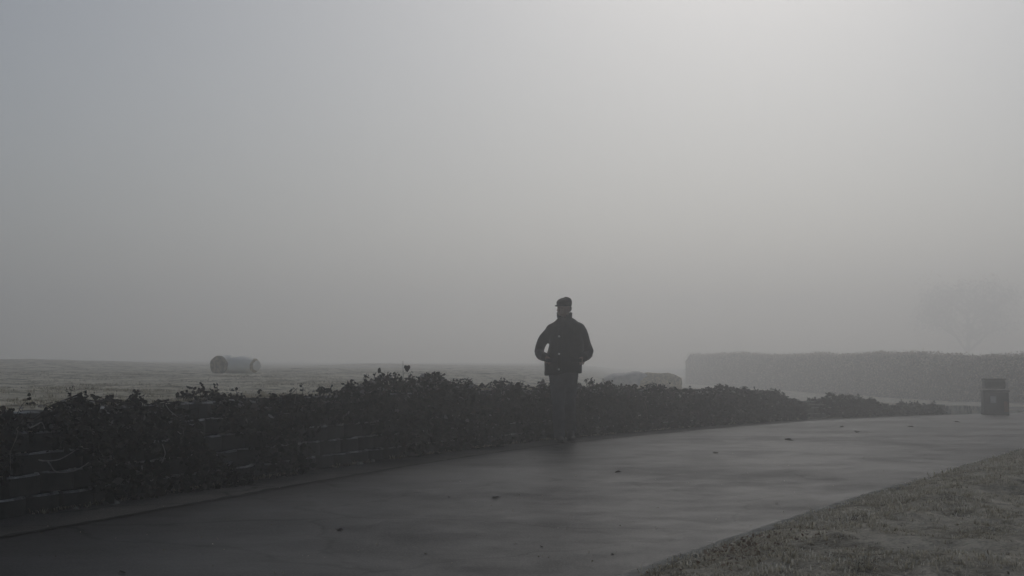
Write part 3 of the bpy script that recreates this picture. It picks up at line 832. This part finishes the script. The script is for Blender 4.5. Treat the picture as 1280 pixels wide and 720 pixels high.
# ------------------------------------------------------------------ bales out on the field
def bale(label, loc, rz, length, rad, mats, tatter=0.0, seed=0, taper=0.0, flat=False, squash=1.35):
    root = empty('bale', loc, rz); tag(root, label, 'bale', 'bales lying on the field')
    def drum(n0, n1, grow, name, mat, close=True, flat=flat):
        bm = bmesh.new(); seg = 28; rings = []
        for i in range(9):
            f = n0 + (n1 - n0) * i / 8; x = (f - 0.5) * length
            q = abs(f - 0.5) * 2; e = 1 - (0.12 if (flat and f < 0.5) else 0.5) * max(0, (q - 0.35) / 0.65) ** 2.2
            ring = []
            for k in range(seg):
                a = 2 * PI * k / seg
                r = rad * grow * e * (1 - taper * f) * (1 + 0.14 * noise.noise(Vector((f * 4 + seed, math.cos(a) * 1.5, math.sin(a) * 1.5))) + 0.02 * noise.noise(Vector((f * 14, math.cos(a) * 6, math.sin(a) * 6 + seed))))
                zz = max(math.sin(a) * r, -rad * 0.8)
                ring.append(bm.verts.new((x + 0.012 * grow * tatter * noise.noise(Vector((a * 2, f, seed))), math.cos(a) * r * squash, zz + rad * 0.8)))
            rings.append(ring)
        for A, B in zip(rings, rings[1:]):
            for k in range(seg): bm.faces.new((A[k], A[(k + 1) % seg], B[(k + 1) % seg], B[k]))
        if close:
            for R, sgn in ((rings[0], -1), (rings[-1], 1)):
                c = sum((v.co for v in R), Vector()) / seg
                cv = bm.verts.new(c + Vector((sgn * 0.02, 0, 0)))
                inner = [bm.verts.new(c + (v.co - c) * 0.55 + Vector((-sgn * 0.03 * random.random(), 0, 0))) for v in R]
                for k in range(seg):
                    bm.faces.new((R[k], R[(k + 1) % seg], inner[(k + 1) % seg], inner[k])); bm.faces.new((inner[k], inner[(k + 1) % seg], cv))
        return obj(name, bm, M[mat], root, True)
    drum(0.0, 1.0, 1.0, 'straw_roll', mats[0])
    if mats[1]: drum(mats[2], mats[3], 1.035, 'wrapping', mats[1], False)
    return root
def on_field(px, y):
    x = ray(px, 450).x * y
    d = (WX - x) ** 2 + (WY - y) ** 2; i = int(np.argmin(d)); s = WS[i]; t = math.sqrt(d[i])
    return Vector((x, y, field_height(s, t, x, y)))
DB = 40.0
p = on_field(283, DB); p.z -= 0.0
bale('left bale of the pair on the field, dark straw end facing the camera', p, math.radians(58), 0.66, 0.285, ('straw_end', 'wrap', 0.04, 1.0), 1, 1, 0.05, True, 1.25)
p = on_field(305, DB); p.z -= 0.0
bale('white-wrapped bale with a yellowish right end, right one of the left pair', p, math.radians(-10), 0.82, 0.27, ('wrap', 'straw', 0.9, 0.97), 1, 2, 0.12, False, 2.2)
DC = 50.0
p = on_field(783, DC); p.z -= 0.01
bale('grey-wrapped bale behind the long shrub, left half of the right pair', p, math.radians(12), 1.7, 0.26, ('straw_end', 'grey_wrap', 0.0, 1.0), 1, 3, -0.6, False, 1.6)
p = on_field(818, DC); p.z -= 0.01
bale('bare straw bale behind the long shrub, right half of the right pair', p, math.radians(-8), 1.9, 0.38, ('straw', None), 1, 4, 0.1, False, 1.7)

# ------------------------------------------------------------------ the far hedge behind the bin
ha = Vector((15.7, 125, 0)); hb = Vector((23.5, 50, 0))
mid = (ha + hb) / 2
hed = empty('hedge', (mid.x, mid.y, gz(mid.y))); tag(hed, 'long flat-topped brownish hedge fading into the fog behind the bin', 'hedge')
bm = bmesh.new(); prev = None; L = (hb - ha).length; dr = (hb - ha).normalized(); nr = Vector((dr.y, -dr.x, 0))
rowsH = []
def htop(f): 
    p = ha + (hb - ha) * f
    return EYE + 0.0042 * p.y + 0.14 * noise.noise(Vector((f * 24, 0, 0))) + 0.2 * noise.noise(Vector((f * 7, 2, 0))) + 0.09 * noise.noise(Vector((f * 70, 2, 0))) - 0.35 * (1 - sstep(0.0, 0.02, f))
for i in range(61):
    f = i / 60; p = ha + (hb - ha) * f; g = gz(p.y) - 0.1; t = htop(f) - 0.06
    row = []
    for o_, z in ((0.45, g), (0.5, g + 0.6), (0.47, t - 0.2), (0.3, t), (-0.3, t), (-0.47, t - 0.2), (-0.5, g)):
        q = p + nr * (o_ + 0.05 * noise.noise(Vector((f * 40, z * 2, o_)))) - Vector((mid.x, mid.y, gz(mid.y)))
        row.append(bm.verts.new((q.x, q.y, z - gz(mid.y))))
    rowsH.append(row)
for A, B in zip(rowsH, rowsH[1:]):
    for k in range(6): bm.faces.new((A[k], A[k + 1], B[k + 1], B[k]))
bm.faces.new(rowsH[0]); bm.faces.new(rowsH[-1][::-1])
obj('twig_core', bm, M['hedge_core'], hed)
P = []; S = []
for _ in range(40000):
    f = random.random() ** 0.8; p = ha + (hb - ha) * f; g = gz(p.y); t = htop(f)
    if random.random() < 0.75: q = p + nr * (0.5 + random.gauss(0, 0.09)); z = random.uniform(g, t)
    else: q = p + nr * random.uniform(-0.5, 0.5); z = t + random.gauss(-0.03, 0.06)
    if f < 0.02: q = q - dr * random.random() * 0.3
    P.append((q.x - mid.x, q.y - mid.y, z - gz(mid.y))); S.append(random.uniform(0.05, 0.12))
Pn = np.array(P)
tn = np.array([0.5 + 0.35 * noise.noise(Vector((a[0] * 1.2, a[1] * 1.2, a[2] * 2))) + random.gauss(0, 0.15) for a in P])
link('foliage', leaves_mesh('foliage', P, S, tn), M['hedge'], hed)['kind'] = 'stuff'

# ------------------------------------------------------------------ trees lost in the fog
M['tree_leaf'] = blades('tree_leaf', [(0.0, (0.03, 0.03, 0.02)), (1.0, (0.09, 0.085, 0.06))])
def tree(label, loc, height, spread, seed, n=5200, low=0.12):
    r_ = random.Random(seed)
    root = empty('tree', loc); tag(root, label, 'tree', 'trees fading in the fog')
    bm = bmesh.new()
    tips = []
    def grow(p, d, ln, rad, depth):
        pts = [p]; q = Vector(p); dd = d.copy()
        for i in range(4):
            dd = (dd + Vector((r_.gauss(0, 0.12), r_.gauss(0, 0.12), 0.04))).normalized(); q = q + dd * ln / 4; pts.append(q.copy())
        add_tube(bm, pts, [rad * (1 - 0.4 * i / 4) for i in range(5)], 7, Vector((0.3, 0.9, 0.2)))
        tips.append(q.copy())
        if depth < 4:
            for k in range(3 if depth else 5):
                a = r_.uniform(0, 2 * PI); sp = r_.uniform(0.45, 0.95)
                nd = (dd * math.cos(sp) + Vector((math.cos(a), math.sin(a), 0.15)) * math.sin(sp) * spread).normalized()
                grow(pts[r_.choice((2, 3, 4))], nd, ln * r_.uniform(0.6, 0.8), rad * 0.55, depth + 1)
    grow(Vector((0, 0, -0.3)), Vector((0, 0, 1)), height * 0.38, height * 0.022, 0)
    top = max(t.z for t in tips); k = height / top
    bmesh.ops.scale(bm, vec=(k, k, k), verts=bm.verts)
    obj('trunk', bm, M['bark'], root, True)
    tips = [t * k for t in tips if t.z * k > height * low]
    P = []; S = []
    for _ in range(n):
        t = r_.choice(tips); v = Vector((r_.gauss(0, 1), r_.gauss(0, 1), r_.gauss(0, 0.8))) * height * 0.09
        if noise.noise((t + v) * (2.6 / height) + Vector((seed, 0, 0))) < -0.12: continue
        P.append(t + v); S.append(r_.uniform(0.12, 0.3) * height / 10)
    tn = np.array([0.5 + 0.5 * noise.noise(p * 0.5) for p in P])
    link('crown', leaves_mesh('crown', P, S, tn), M['tree_leaf'], root)['kind'] = 'stuff'
p = ray(1210, 450) * 250
tree('faint broad-crowned tree barely showing through the fog above the far hedge', (p.x, 250, gz(250) - 0.1), 15.4, 1.5, 5, 11000)

# ------------------------------------------------------------------ the litter bin
g = ground(1244, 518.5)
bn = empty('litter_bin', g, -math.atan2(g.x, g.y) * 0.6)
tag(bn, 'dark hooded litter bin with a small pale sticker standing on the road end', 'bin')
PXM = FPX / g.y
W_ = 31 / PXM
bm = bmesh.new(); add_box(bm, (0, 0, 0.02 + 0.29), (W_ * 0.96, W_ * 0.9, 0.58), 0, 0.025); obj('body', bm, M['bin'], bn)
bm = bmesh.new(); add_box(bm, (0, 0, 0.018), (W_, W_ * 0.94, 0.036), 0, 0.008); obj('base_plinth', bm, M['bin_dark'], bn)
bm = bmesh.new(); add_box(bm, (0, 0, 0.622), (W_ * 1.04, W_ * 0.98, 0.045), 0, 0.012); obj('rim', bm, M['bin'], bn)
HW = 25 / PXM; ox = -0.02
bm = bmesh.new(); add_box(bm, (ox, 0, 0.79), (HW, W_ * 0.8, 0.22), 0, 0.03); hood = obj('hood', bm, M['bin'], bn)
bm = bmesh.new(); add_box(bm, (ox, 0, 0.918), (HW * 1.06, W_ * 0.86, 0.04), 0, 0.012); obj('lid', bm, M['bin_dark'], hood)
bm = bmesh.new(); add_box(bm, (ox, -W_ * 0.4 - 0.002, 0.79), (HW * 0.7, 0.012, 0.12), 0, 0.004); obj('opening_flap', bm, M['bin_dark'], hood)
for sx in (-1, 1):
    for sy in (-1, 1):
        bm = bmesh.new(); add_tube(bm, [(sx * W_ * 0.42, sy * W_ * 0.38, 0.63), (sx * W_ * 0.42, sy * W_ * 0.38, 0.72), (sx * (W_ * 0.42 if sx > 0 else HW * 0.5), sy * W_ * 0.36, 0.86 if sx > 0 else 0.8)], 0.017 if sx > 0 else 0.01, 8); obj('post', bm, M['bin_post'], bn)
bm = bmesh.new(); add_box(bm, (-W_ * 0.12, -W_ * 0.45 - 0.003, 0.40), (7 / PXM, 0.006, 8.5 / PXM)); obj('sticker', bm, M['sticker'], bn)
bm = bmesh.new(); add_box(bm, (W_ * 0.485, 0, 0.27), (0.008, W_ * 0.7, 0.32), 0, 0.003); obj('rusty_side_plate', bm, M['rust'], bn)
bm = bmesh.new(); add_box(bm, (0, -W_ * 0.45 - 0.002, 0.29), (W_ * 0.82, 0.005, 0.50), 0, 0.002); obj('front_door', bm, M['bin'], bn)
bm = bmesh.new(); add_box(bm, (W_ * 0.38, -W_ * 0.45 - 0.006, 0.22), (W_ * 0.2, 0.004, 0.27), 0, 0.001); obj('rust_patch', bm, M['rust'], bn)

# ------------------------------------------------------------------ the walking man
g = ground(705, 553)
YAW_T = math.radians(-9)                    # torso turned a little to the picture's left
HB = math.radians(-38)                      # head turned further
def hd(v, c=Vector((0.008, -0.015, 0))):    # head-local to body-local (turn about the neck)
    return Vector(c) + Matrix.Rotation(HB, 3, 'Z') @ Vector(v)
RH = Matrix.Rotation(HB, 3, 'Z')
bm = bmesh.new()
# head: cranium, face block, jaw, chin, nose, brow, ears, neck
add_ball(bm, hd((0, 0.018, 1.745)), (0.077, 0.096, 0.096), rot=RH)
add_ball(bm, hd((0, -0.018, 1.70)), (0.074, 0.08, 0.085), rot=RH)
add_ball(bm, hd((0, -0.025, 1.66)), (0.066, 0.068, 0.054), rot=RH)
add_ball(bm, hd((0, -0.075, 1.634)), (0.025, 0.022, 0.02), rot=RH)
add_tube(bm, [hd((0, -0.088, 1.728)), hd((0, -0.104, 1.70)), hd((0, -0.115, 1.682)), hd((0, -0.095, 1.674))], [0.010, 0.012, 0.016, 0.010], 8)
add_tube(bm, [hd((-0.045, -0.078, 1.736)), hd((0, -0.092, 1.734)), hd((0.045, -0.078, 1.736))], [0.011, 0.013, 0.011], 8, Vector((0, 0, 1)))
add_tube(bm, [hd((-0.024, -0.083, 1.657)), hd((0, -0.094, 1.658)), hd((0.024, -0.083, 1.657))], [0.006, 0.009, 0.006], 8, Vector((0, 0, 1)))
for sx in (-1, 1):
    add_ball(bm, hd((sx * 0.078, 0.012, 1.70)), (0.010, 0.020, 0.032), 10, 8, RH)
    add_ball(bm, hd((sx * 0.045, -0.062, 1.69)), (0.022, 0.022, 0.02), 10, 8, RH)
add_tube(bm, [(0.015, 0.03, 1.50), (0.012, 0.02, 1.58), (0.01, 0.012, 1.68)], [(0.075, 0.075), (0.068, 0.068), (0.064, 0.066)], 14)
# trunk, arms and legs under the clothes
add_tube(bm, [(0.0, 0, 0.82), (0.0, 0, 0.95), (0.01, 0, 1.1), (0.02, 0.0, 1.3), (0.025, 0.01, 1.45), (0.022, 0.02, 1.54)],
         [(0.14, 0.10), (0.16, 0.11), (0.15, 0.10), (0.17, 0.11), (0.16, 0.09), (0.07, 0.06)], 16)
ARM_L = [(-0.145, 0.015, 1.475), (-0.255, 0.035, 1.33), (-0.318, 0.075, 1.18), (-0.285, -0.04, 1.115), (-0.238, -0.125, 1.09)]
ARM_R = [(0.19, 0.015, 1.475), (0.285, 0.035, 1.33), (0.335, 0.075, 1.175), (0.305, -0.035, 1.115), (0.262, -0.115, 1.085)]
for A in (ARM_L, ARM_R): add_tube(bm, A, [0.05, 0.045, 0.042, 0.036, 0.029], 10)
LEG_F = [(-0.085, 0.0, 0.9), (-0.075, -0.06, 0.7), (-0.065, -0.12, 0.5), (-0.06, -0.12, 0.3), (-0.052, -0.10, 0.09)]
LEG_B = [(0.085, 0.0, 0.9), (0.08, -0.01, 0.7), (0.075, 0.0, 0.49), (0.085, 0.11, 0.32), (0.095, 0.25, 0.16)]
for A in (LEG_F, LEG_B): add_tube(bm, A, [0.085, 0.07, 0.05, 0.045, 0.035], 12)
add_tube(bm, [(-0.052, -0.08, 0.06), (-0.052, -0.2, 0.04)], [0.035, 0.025], 8)
add_tube(bm, [(0.095, 0.25, 0.14), (0.098, 0.17, 0.04)], [0.035, 0.025], 8)
# hands: a palm, four fingers going into the pocket, a thumb left outside
def hand(wrist, sx):
    w0 = Vector(wrist); d = Vector((sx * 0.70, 0.22, -0.66)).normalized(); acr = Vector((-sx * 0.45, 0.25, -0.8)); acr = (acr - d * acr.dot(d)).normalized(); nn = d.cross(acr)
    add_tube(bm, [w0, w0 + d * 0.03, w0 + d * 0.07, w0 + d * 0.095], [(0.022, 0.028), (0.02, 0.036), (0.018, 0.042), (0.014, 0.04)], 10, acr)
    for i, ln in enumerate((0.072, 0.082, 0.076, 0.06)):
        b = w0 + d * 0.09 + acr * (0.03 - 0.02 * i)
        add_tube(bm, [b, b + d * ln * 0.45 + nn * 0.006, b + d * ln * 0.75 + nn * 0.016, b + d * ln + nn * 0.03], [0.0095, 0.009, 0.0085, 0.007], 8, nn)
    b = w0 + d * 0.03 + acr * 0.032
    add_tube(bm, [b, b + d * 0.025 + acr * 0.02, b + d * 0.055 + acr * 0.028], [0.012, 0.010, 0.008], 8, nn)
hand(ARM_L[-1], 1); hand(ARM_R[-1], -1)
me = fuse(bm, 0.0065, 2)
man = link('person', me, M['skin'], None, True)
man.location = (g.x, g.y + 0.14, gz(g.y + 0.14))
man.rotation_euler.z = -math.atan2(g.x, g.y)
tag(man, 'person in dark jacket and flat cap walking on the wet road, hands in pockets', 'person')

# jacket
bm = bmesh.new()
RT = Matrix.Rotation(YAW_T, 3, 'Z')
J = [(-0.005, 0.865, 0.248, 0.165), (-0.006, 0.90, 0.249, 0.168), (-0.004, 1.0, 0.244, 0.165), (0.004, 1.08, 0.234, 0.16), (0.026, 1.17, 0.23, 0.155), (0.036, 1.27, 0.222, 0.155),
     (0.028, 1.37, 0.222, 0.155), (0.028, 1.44, 0.24, 0.14), (0.026, 1.49, 0.238, 0.118), (0.024, 1.525, 0.195, 0.10), (0.022, 1.555, 0.14, 0.09), (0.018, 1.585, 0.088, 0.08), (0.016, 1.61, 0.074, 0.075)]
rings = []
for cx, z, a, b in J:
    ring = []
    for k in range(28):
        t = 2 * PI * k / 28; c, s_ = math.cos(t), math.sin(t)
        q = RT @ Vector((a * math.copysign(abs(c) ** 0.8, c), b * math.copysign(abs(s_) ** 0.85, s_), 0))
        ring.append(bm.verts.new((cx + q.x, q.y + 0.01, z)))
    rings.append(ring)
for A, B in zip(rings, rings[1:]):
    for k in range(28): bm.faces.new((A[k], A[(k + 1) % 28], B[(k + 1) % 28], B[k]))
bm.faces.new(rings[0][::-1]); bm.faces.new(rings[-1])
SL = [(-0.10, 0.015, 1.41), (-0.175, 0.02, 1.43), (-0.245, 0.04, 1.33), (-0.30, 0.06, 1.225), (-0.318, 0.068, 1.165), (-0.305, 0.0, 1.118), (-0.268, -0.075, 1.10), (-0.232, -0.13, 1.088)]
SR = [(0.15, 0.015, 1.41), (0.222, 0.02, 1.43), (0.262, 0.04, 1.33), (0.305, 0.06, 1.225), (0.332, 0.068, 1.165), (0.322, 0.0, 1.115), (0.29, -0.07, 1.095), (0.255, -0.125, 1.08)]
for A in (SL, SR): add_tube(bm, A, [0.06, 0.075, 0.071, 0.068, 0.064, 0.062, 0.056, 0.05], 14)
me = fuse(bm, 0.011, 4, 0.014, 9.0, 0.5)
for v in me.vertices:                       # uneven hem, one shoulder carried lower
    if v.co.z < 0.95: v.co.z += 0.02 * math.sin(v.co.x * 9 + 0.6) * (0.95 - v.co.z) / 0.09
    if v.co.z > 1.3: v.co.z += 0.05 * v.co.x * min(1, (v.co.z - 1.3) / 0.15)
jk = link('jacket', me, M['jacket'], man, True)
def front_y(x, z):                          # jacket surface towards the camera
    best = -0.16
    for v in me.vertices:
        if abs(v.co.x - x) < 0.02 and abs(v.co.z - z) < 0.02: best = min(best, v.co.y)
    return best
# stand-up collar, open at the front
bm = bmesh.new(); cols = []
for k in range(25):
    t = math.radians(-68 + (360 - 44) * k / 24) + YAW_T; c, s_ = math.cos(t), math.sin(t)
    fr = max(0, -s_)
    row = []
    for (r, z) in ((0.088, 1.565), (0.102, 1.615 - 0.01 * fr), (0.103, 1.662 - 0.04 * fr), (0.093, 1.664 - 0.04 * fr), (0.08, 1.60)):
        row.append(bm.verts.new((0.014 + c * r * 0.98, 0.012 + s_ * r * 0.98, z + 0.004 * math.sin(k * 1.7))))
    cols.append(row)
for A, B in zip(cols, cols[1:]):
    for i in range(5): bm.faces.new((A[i], A[(i + 1) % 5], B[(i + 1) % 5], B[i]))
bm.faces.new(cols[0]); bm.faces.new(cols[-1][::-1])
obj('collar', bm, M['jacket'], jk, True)
# placket, pocket flaps, snaps
def ribbon(name, pts, half, thick, mat, parent):
    bm = bmesh.new(); prev = None
    for x, z in pts:
        y = front_y(x, z) - 0.004
        row = [bm.verts.new((x + o, y - (thick if abs(o) < half else -0.006), z)) for o in (-half, -half * 0.85, half * 0.85, half)]
        if prev:
            for i in range(3): bm.faces.new((prev[i], prev[i + 1], row[i + 1], row[i]))
        prev = row
    return obj(name, bm, mat, parent)
ribbon('placket', [(-0.052 + 0.012 * i / 12, 0.885 + 0.66 * i / 12) for i in range(13)], 0.028, 0.005, M['jacket'], jk)
for x, z in ((-0.055, 1.352), (-0.055, 1.128), (-0.06, 0.93)):
    bm = bmesh.new(); y = front_y(x, z)
    bmesh.ops.create_uvsphere(bm, u_segments=12, v_segments=8, radius=1)
    bmesh.ops.transform(bm, matrix=Matrix.Translation((x, y - 0.012, z)) @ Matrix.Diagonal((0.014, 0.006, 0.014, 1)), verts=bm.verts)
    obj('button', bm, M['button'], jk, True)
for x, sx in ((-0.155, 1), (0.165, -1)):
    bm = bmesh.new(); y = front_y(x, 1.03)
    add_box(bm, (x, y - 0.001, 1.045), (0.14, 0.014, 0.05), sx * 0.28, 0.005); obj('pocket_flap', bm, M['jacket'], jk)
for A in (SL, SR):
    a, b = Vector(A[-2]), Vector(A[-1]); d = (b - a).normalized()
    bm = bmesh.new(); add_tube(bm, [b - d * 0.035, b - d * 0.03, b + d * 0.004, b + d * 0.008], [0.05, 0.056, 0.056, 0.046], 14); obj('cuff', bm, M['jacket'], jk, True)
# trousers
bm = bmesh.new()
add_tube(bm, [(-0.0, 0.0, 0.80), (0, 0, 0.90), (0, 0, 0.97)], [(0.165, 0.12), (0.175, 0.13), (0.165, 0.12)], 18)
add_tube(bm, LEG_F[:4] + [(-0.055, -0.105, 0.15), (-0.054, -0.105, 0.055)], [0.108, 0.098, 0.082, 0.076, 0.073, 0.072], 14)
add_tube(bm, LEG_B[:4] + [(0.092, 0.21, 0.20), (0.097, 0.27, 0.125)], [0.108, 0.098, 0.082, 0.076, 0.072, 0.07], 14)
link('trousers', fuse(bm, 0.011, 3, 0.007, 13.0, 0.7), M['trousers'], man, True)
# shoes
def shoe(loc, pitch, yaw):
    Mx = Matrix.Translation(loc) @ Matrix.Rotation(yaw, 4, 'Z') @ Matrix.Rotation(pitch, 4, 'X')
    bm = bmesh.new()
    add_tube(bm, [(0, 0.075, 0.045), (0, 0.04, 0.05), (0, -0.03, 0.05), (0, -0.10, 0.043), (0, -0.16, 0.038), (0, -0.205, 0.032)],
             [(0.028, 0.035), (0.04, 0.045), (0.044, 0.045), (0.049, 0.034), (0.046, 0.028), (0.022, 0.016)], 14, Vector((0, 0, 1)))
    add_tube(bm, [(0, 0.025, 0.05), (0, 0.03, 0.10)], [0.045, 0.046], 12)
    me = fuse(bm, 0.007, 2); me.transform(Mx); s_ = link('shoe', me, M['shoe'], man, True)
    bm = bmesh.new(); out = [(0.03, 0.088), (0.042, 0.04), (0.043, -0.02), (0.052, -0.10), (0.047, -0.17), (0.024, -0.212), (-0.024, -0.212), (-0.044, -0.17), (-0.047, -0.10), (-0.04, -0.02), (-0.04, 0.04), (-0.03, 0.088)]
    lo = [bm.verts.new((a, b, 0.0)) for a, b in out]; hi = [bm.verts.new((a, b, 0.02)) for a, b in out]
    bm.faces.new(lo[::-1]); bm.faces.new(hi)
    for k in range(12): bm.faces.new((lo[k], lo[(k + 1) % 12], hi[(k + 1) % 12], hi[k]))
    bm.transform(Mx); obj('sole', bm, M['sole'] if pitch > 0.2 else M['shoe'], s_)
shoe((-0.053, -0.115, 0.002), 0.0, 0.12)
shoe((0.1, 0.262, 0.098), math.radians(30), -0.10)
bm = bmesh.new(); add_ball(bm, (0.128, 0.06, 0.058), (0.026, 0.012, 0.016), 12, 8); obj('shoe_pale_spot', bm, M['kerb'], man, True)  # small pale spot low on the trailing shoe
# flat cap with its peak over the face, short grey hair, eyes
bm = bmesh.new()
rings = []
prof_c = [(0.082, 0.100, 1.742, 0.0), (0.088, 0.108, 1.762, -0.003), (0.092, 0.114, 1.785, -0.006), (0.088, 0.108, 1.812, -0.006), (0.072, 0.088, 1.836, 0.0), (0.045, 0.055, 1.850, 0.006), (0.01, 0.012, 1.855, 0.008)]
for a, b, z, sh in prof_c:
    rings.append([bm.verts.new(hd((a * math.cos(2 * PI * k / 24), 0.012 + sh + b * math.sin(2 * PI * k / 24), z + (0.010 if z > 1.76 else 0) * math.sin(2 * PI * k / 24)))) for k in range(24)])
for A, B in zip(rings, rings[1:]):
    for k in range(24): bm.faces.new((A[k], A[(k + 1) % 24], B[(k + 1) % 24], B[k]))
bm.faces.new(rings[0][::-1]); bm.faces.new(rings[-1])
cap = obj('cap', bm, M['cap'], man, True)
bm = bmesh.new(); up_, dn_ = [], []
for k in range(13):
    t = math.radians(-165 + 150 * k / 12); c, s_ = math.cos(t), math.sin(t)
    up_.append((bm.verts.new(hd((0.078 * c, 0.0 + 0.088 * s_, 1.768))), bm.verts.new(hd((0.084 * c, -0.005 + 0.152 * s_, 1.752 - 0.008 * abs(c))))))
    dn_.append((bm.verts.new(hd((0.078 * c, 0.0 + 0.088 * s_, 1.758))), bm.verts.new(hd((0.084 * c, -0.005 + 0.150 * s_, 1.745 - 0.008 * abs(c))))))
for k in range(12):
    for (A, B) in ((up_[k], up_[k + 1]), (dn_[k], dn_[k + 1])): bm.faces.new((A[0], A[1], B[1], B[0]))
    bm.faces.new((up_[k][1], dn_[k][1], dn_[k + 1][1], up_[k + 1][1]))
obj('peak', bm, M['cap'], cap, True)
bm = bmesh.new()
add_ball(bm, hd((0, 0.028, 1.715)), (0.079, 0.094, 0.065), 18, 12, RH)
bmesh.ops.delete(bm, geom=[v for v in bm.verts if (RH.inverted() @ (v.co - Vector((0.008, -0.015, 0)))).y < -0.005 or v.co.z < 1.665], context='VERTS')
obj('hair', bm, M['hair'], man, True)
for sx in (-1, 1):
    bm = bmesh.new(); add_ball(bm, hd((sx * 0.032, -0.083, 1.715)), (0.012, 0.008, 0.006), 10, 8, RH); obj('eye', bm, M['eye'], man, True)

# ------------------------------------------------------------------ the fog
k = bpy.data.materials.new('fog'); k.use_nodes = True
nt = k.node_tree; nt.nodes.remove(nt.nodes['Principled BSDF'])
pv = nt.nodes.new('ShaderNodeVolumePrincipled')
pv.inputs['Color'].default_value = (0.97, 0.967, 0.964, 1)
pv.inputs['Density'].default_value = HAZE_DENSITY
pv.inputs['Density Attribute'].default_value = ''
pv.inputs['Anisotropy'].default_value = 0.82
nt.links.new(pv.outputs['Volume'], nt.nodes['Material Output'].inputs['Volume'])
bm = bmesh.new(); add_box(bm, (0, 120, 7.6), (760, 520, 19.4))
hz = obj('haze', bm, k); tag(hz, kind='stuff')
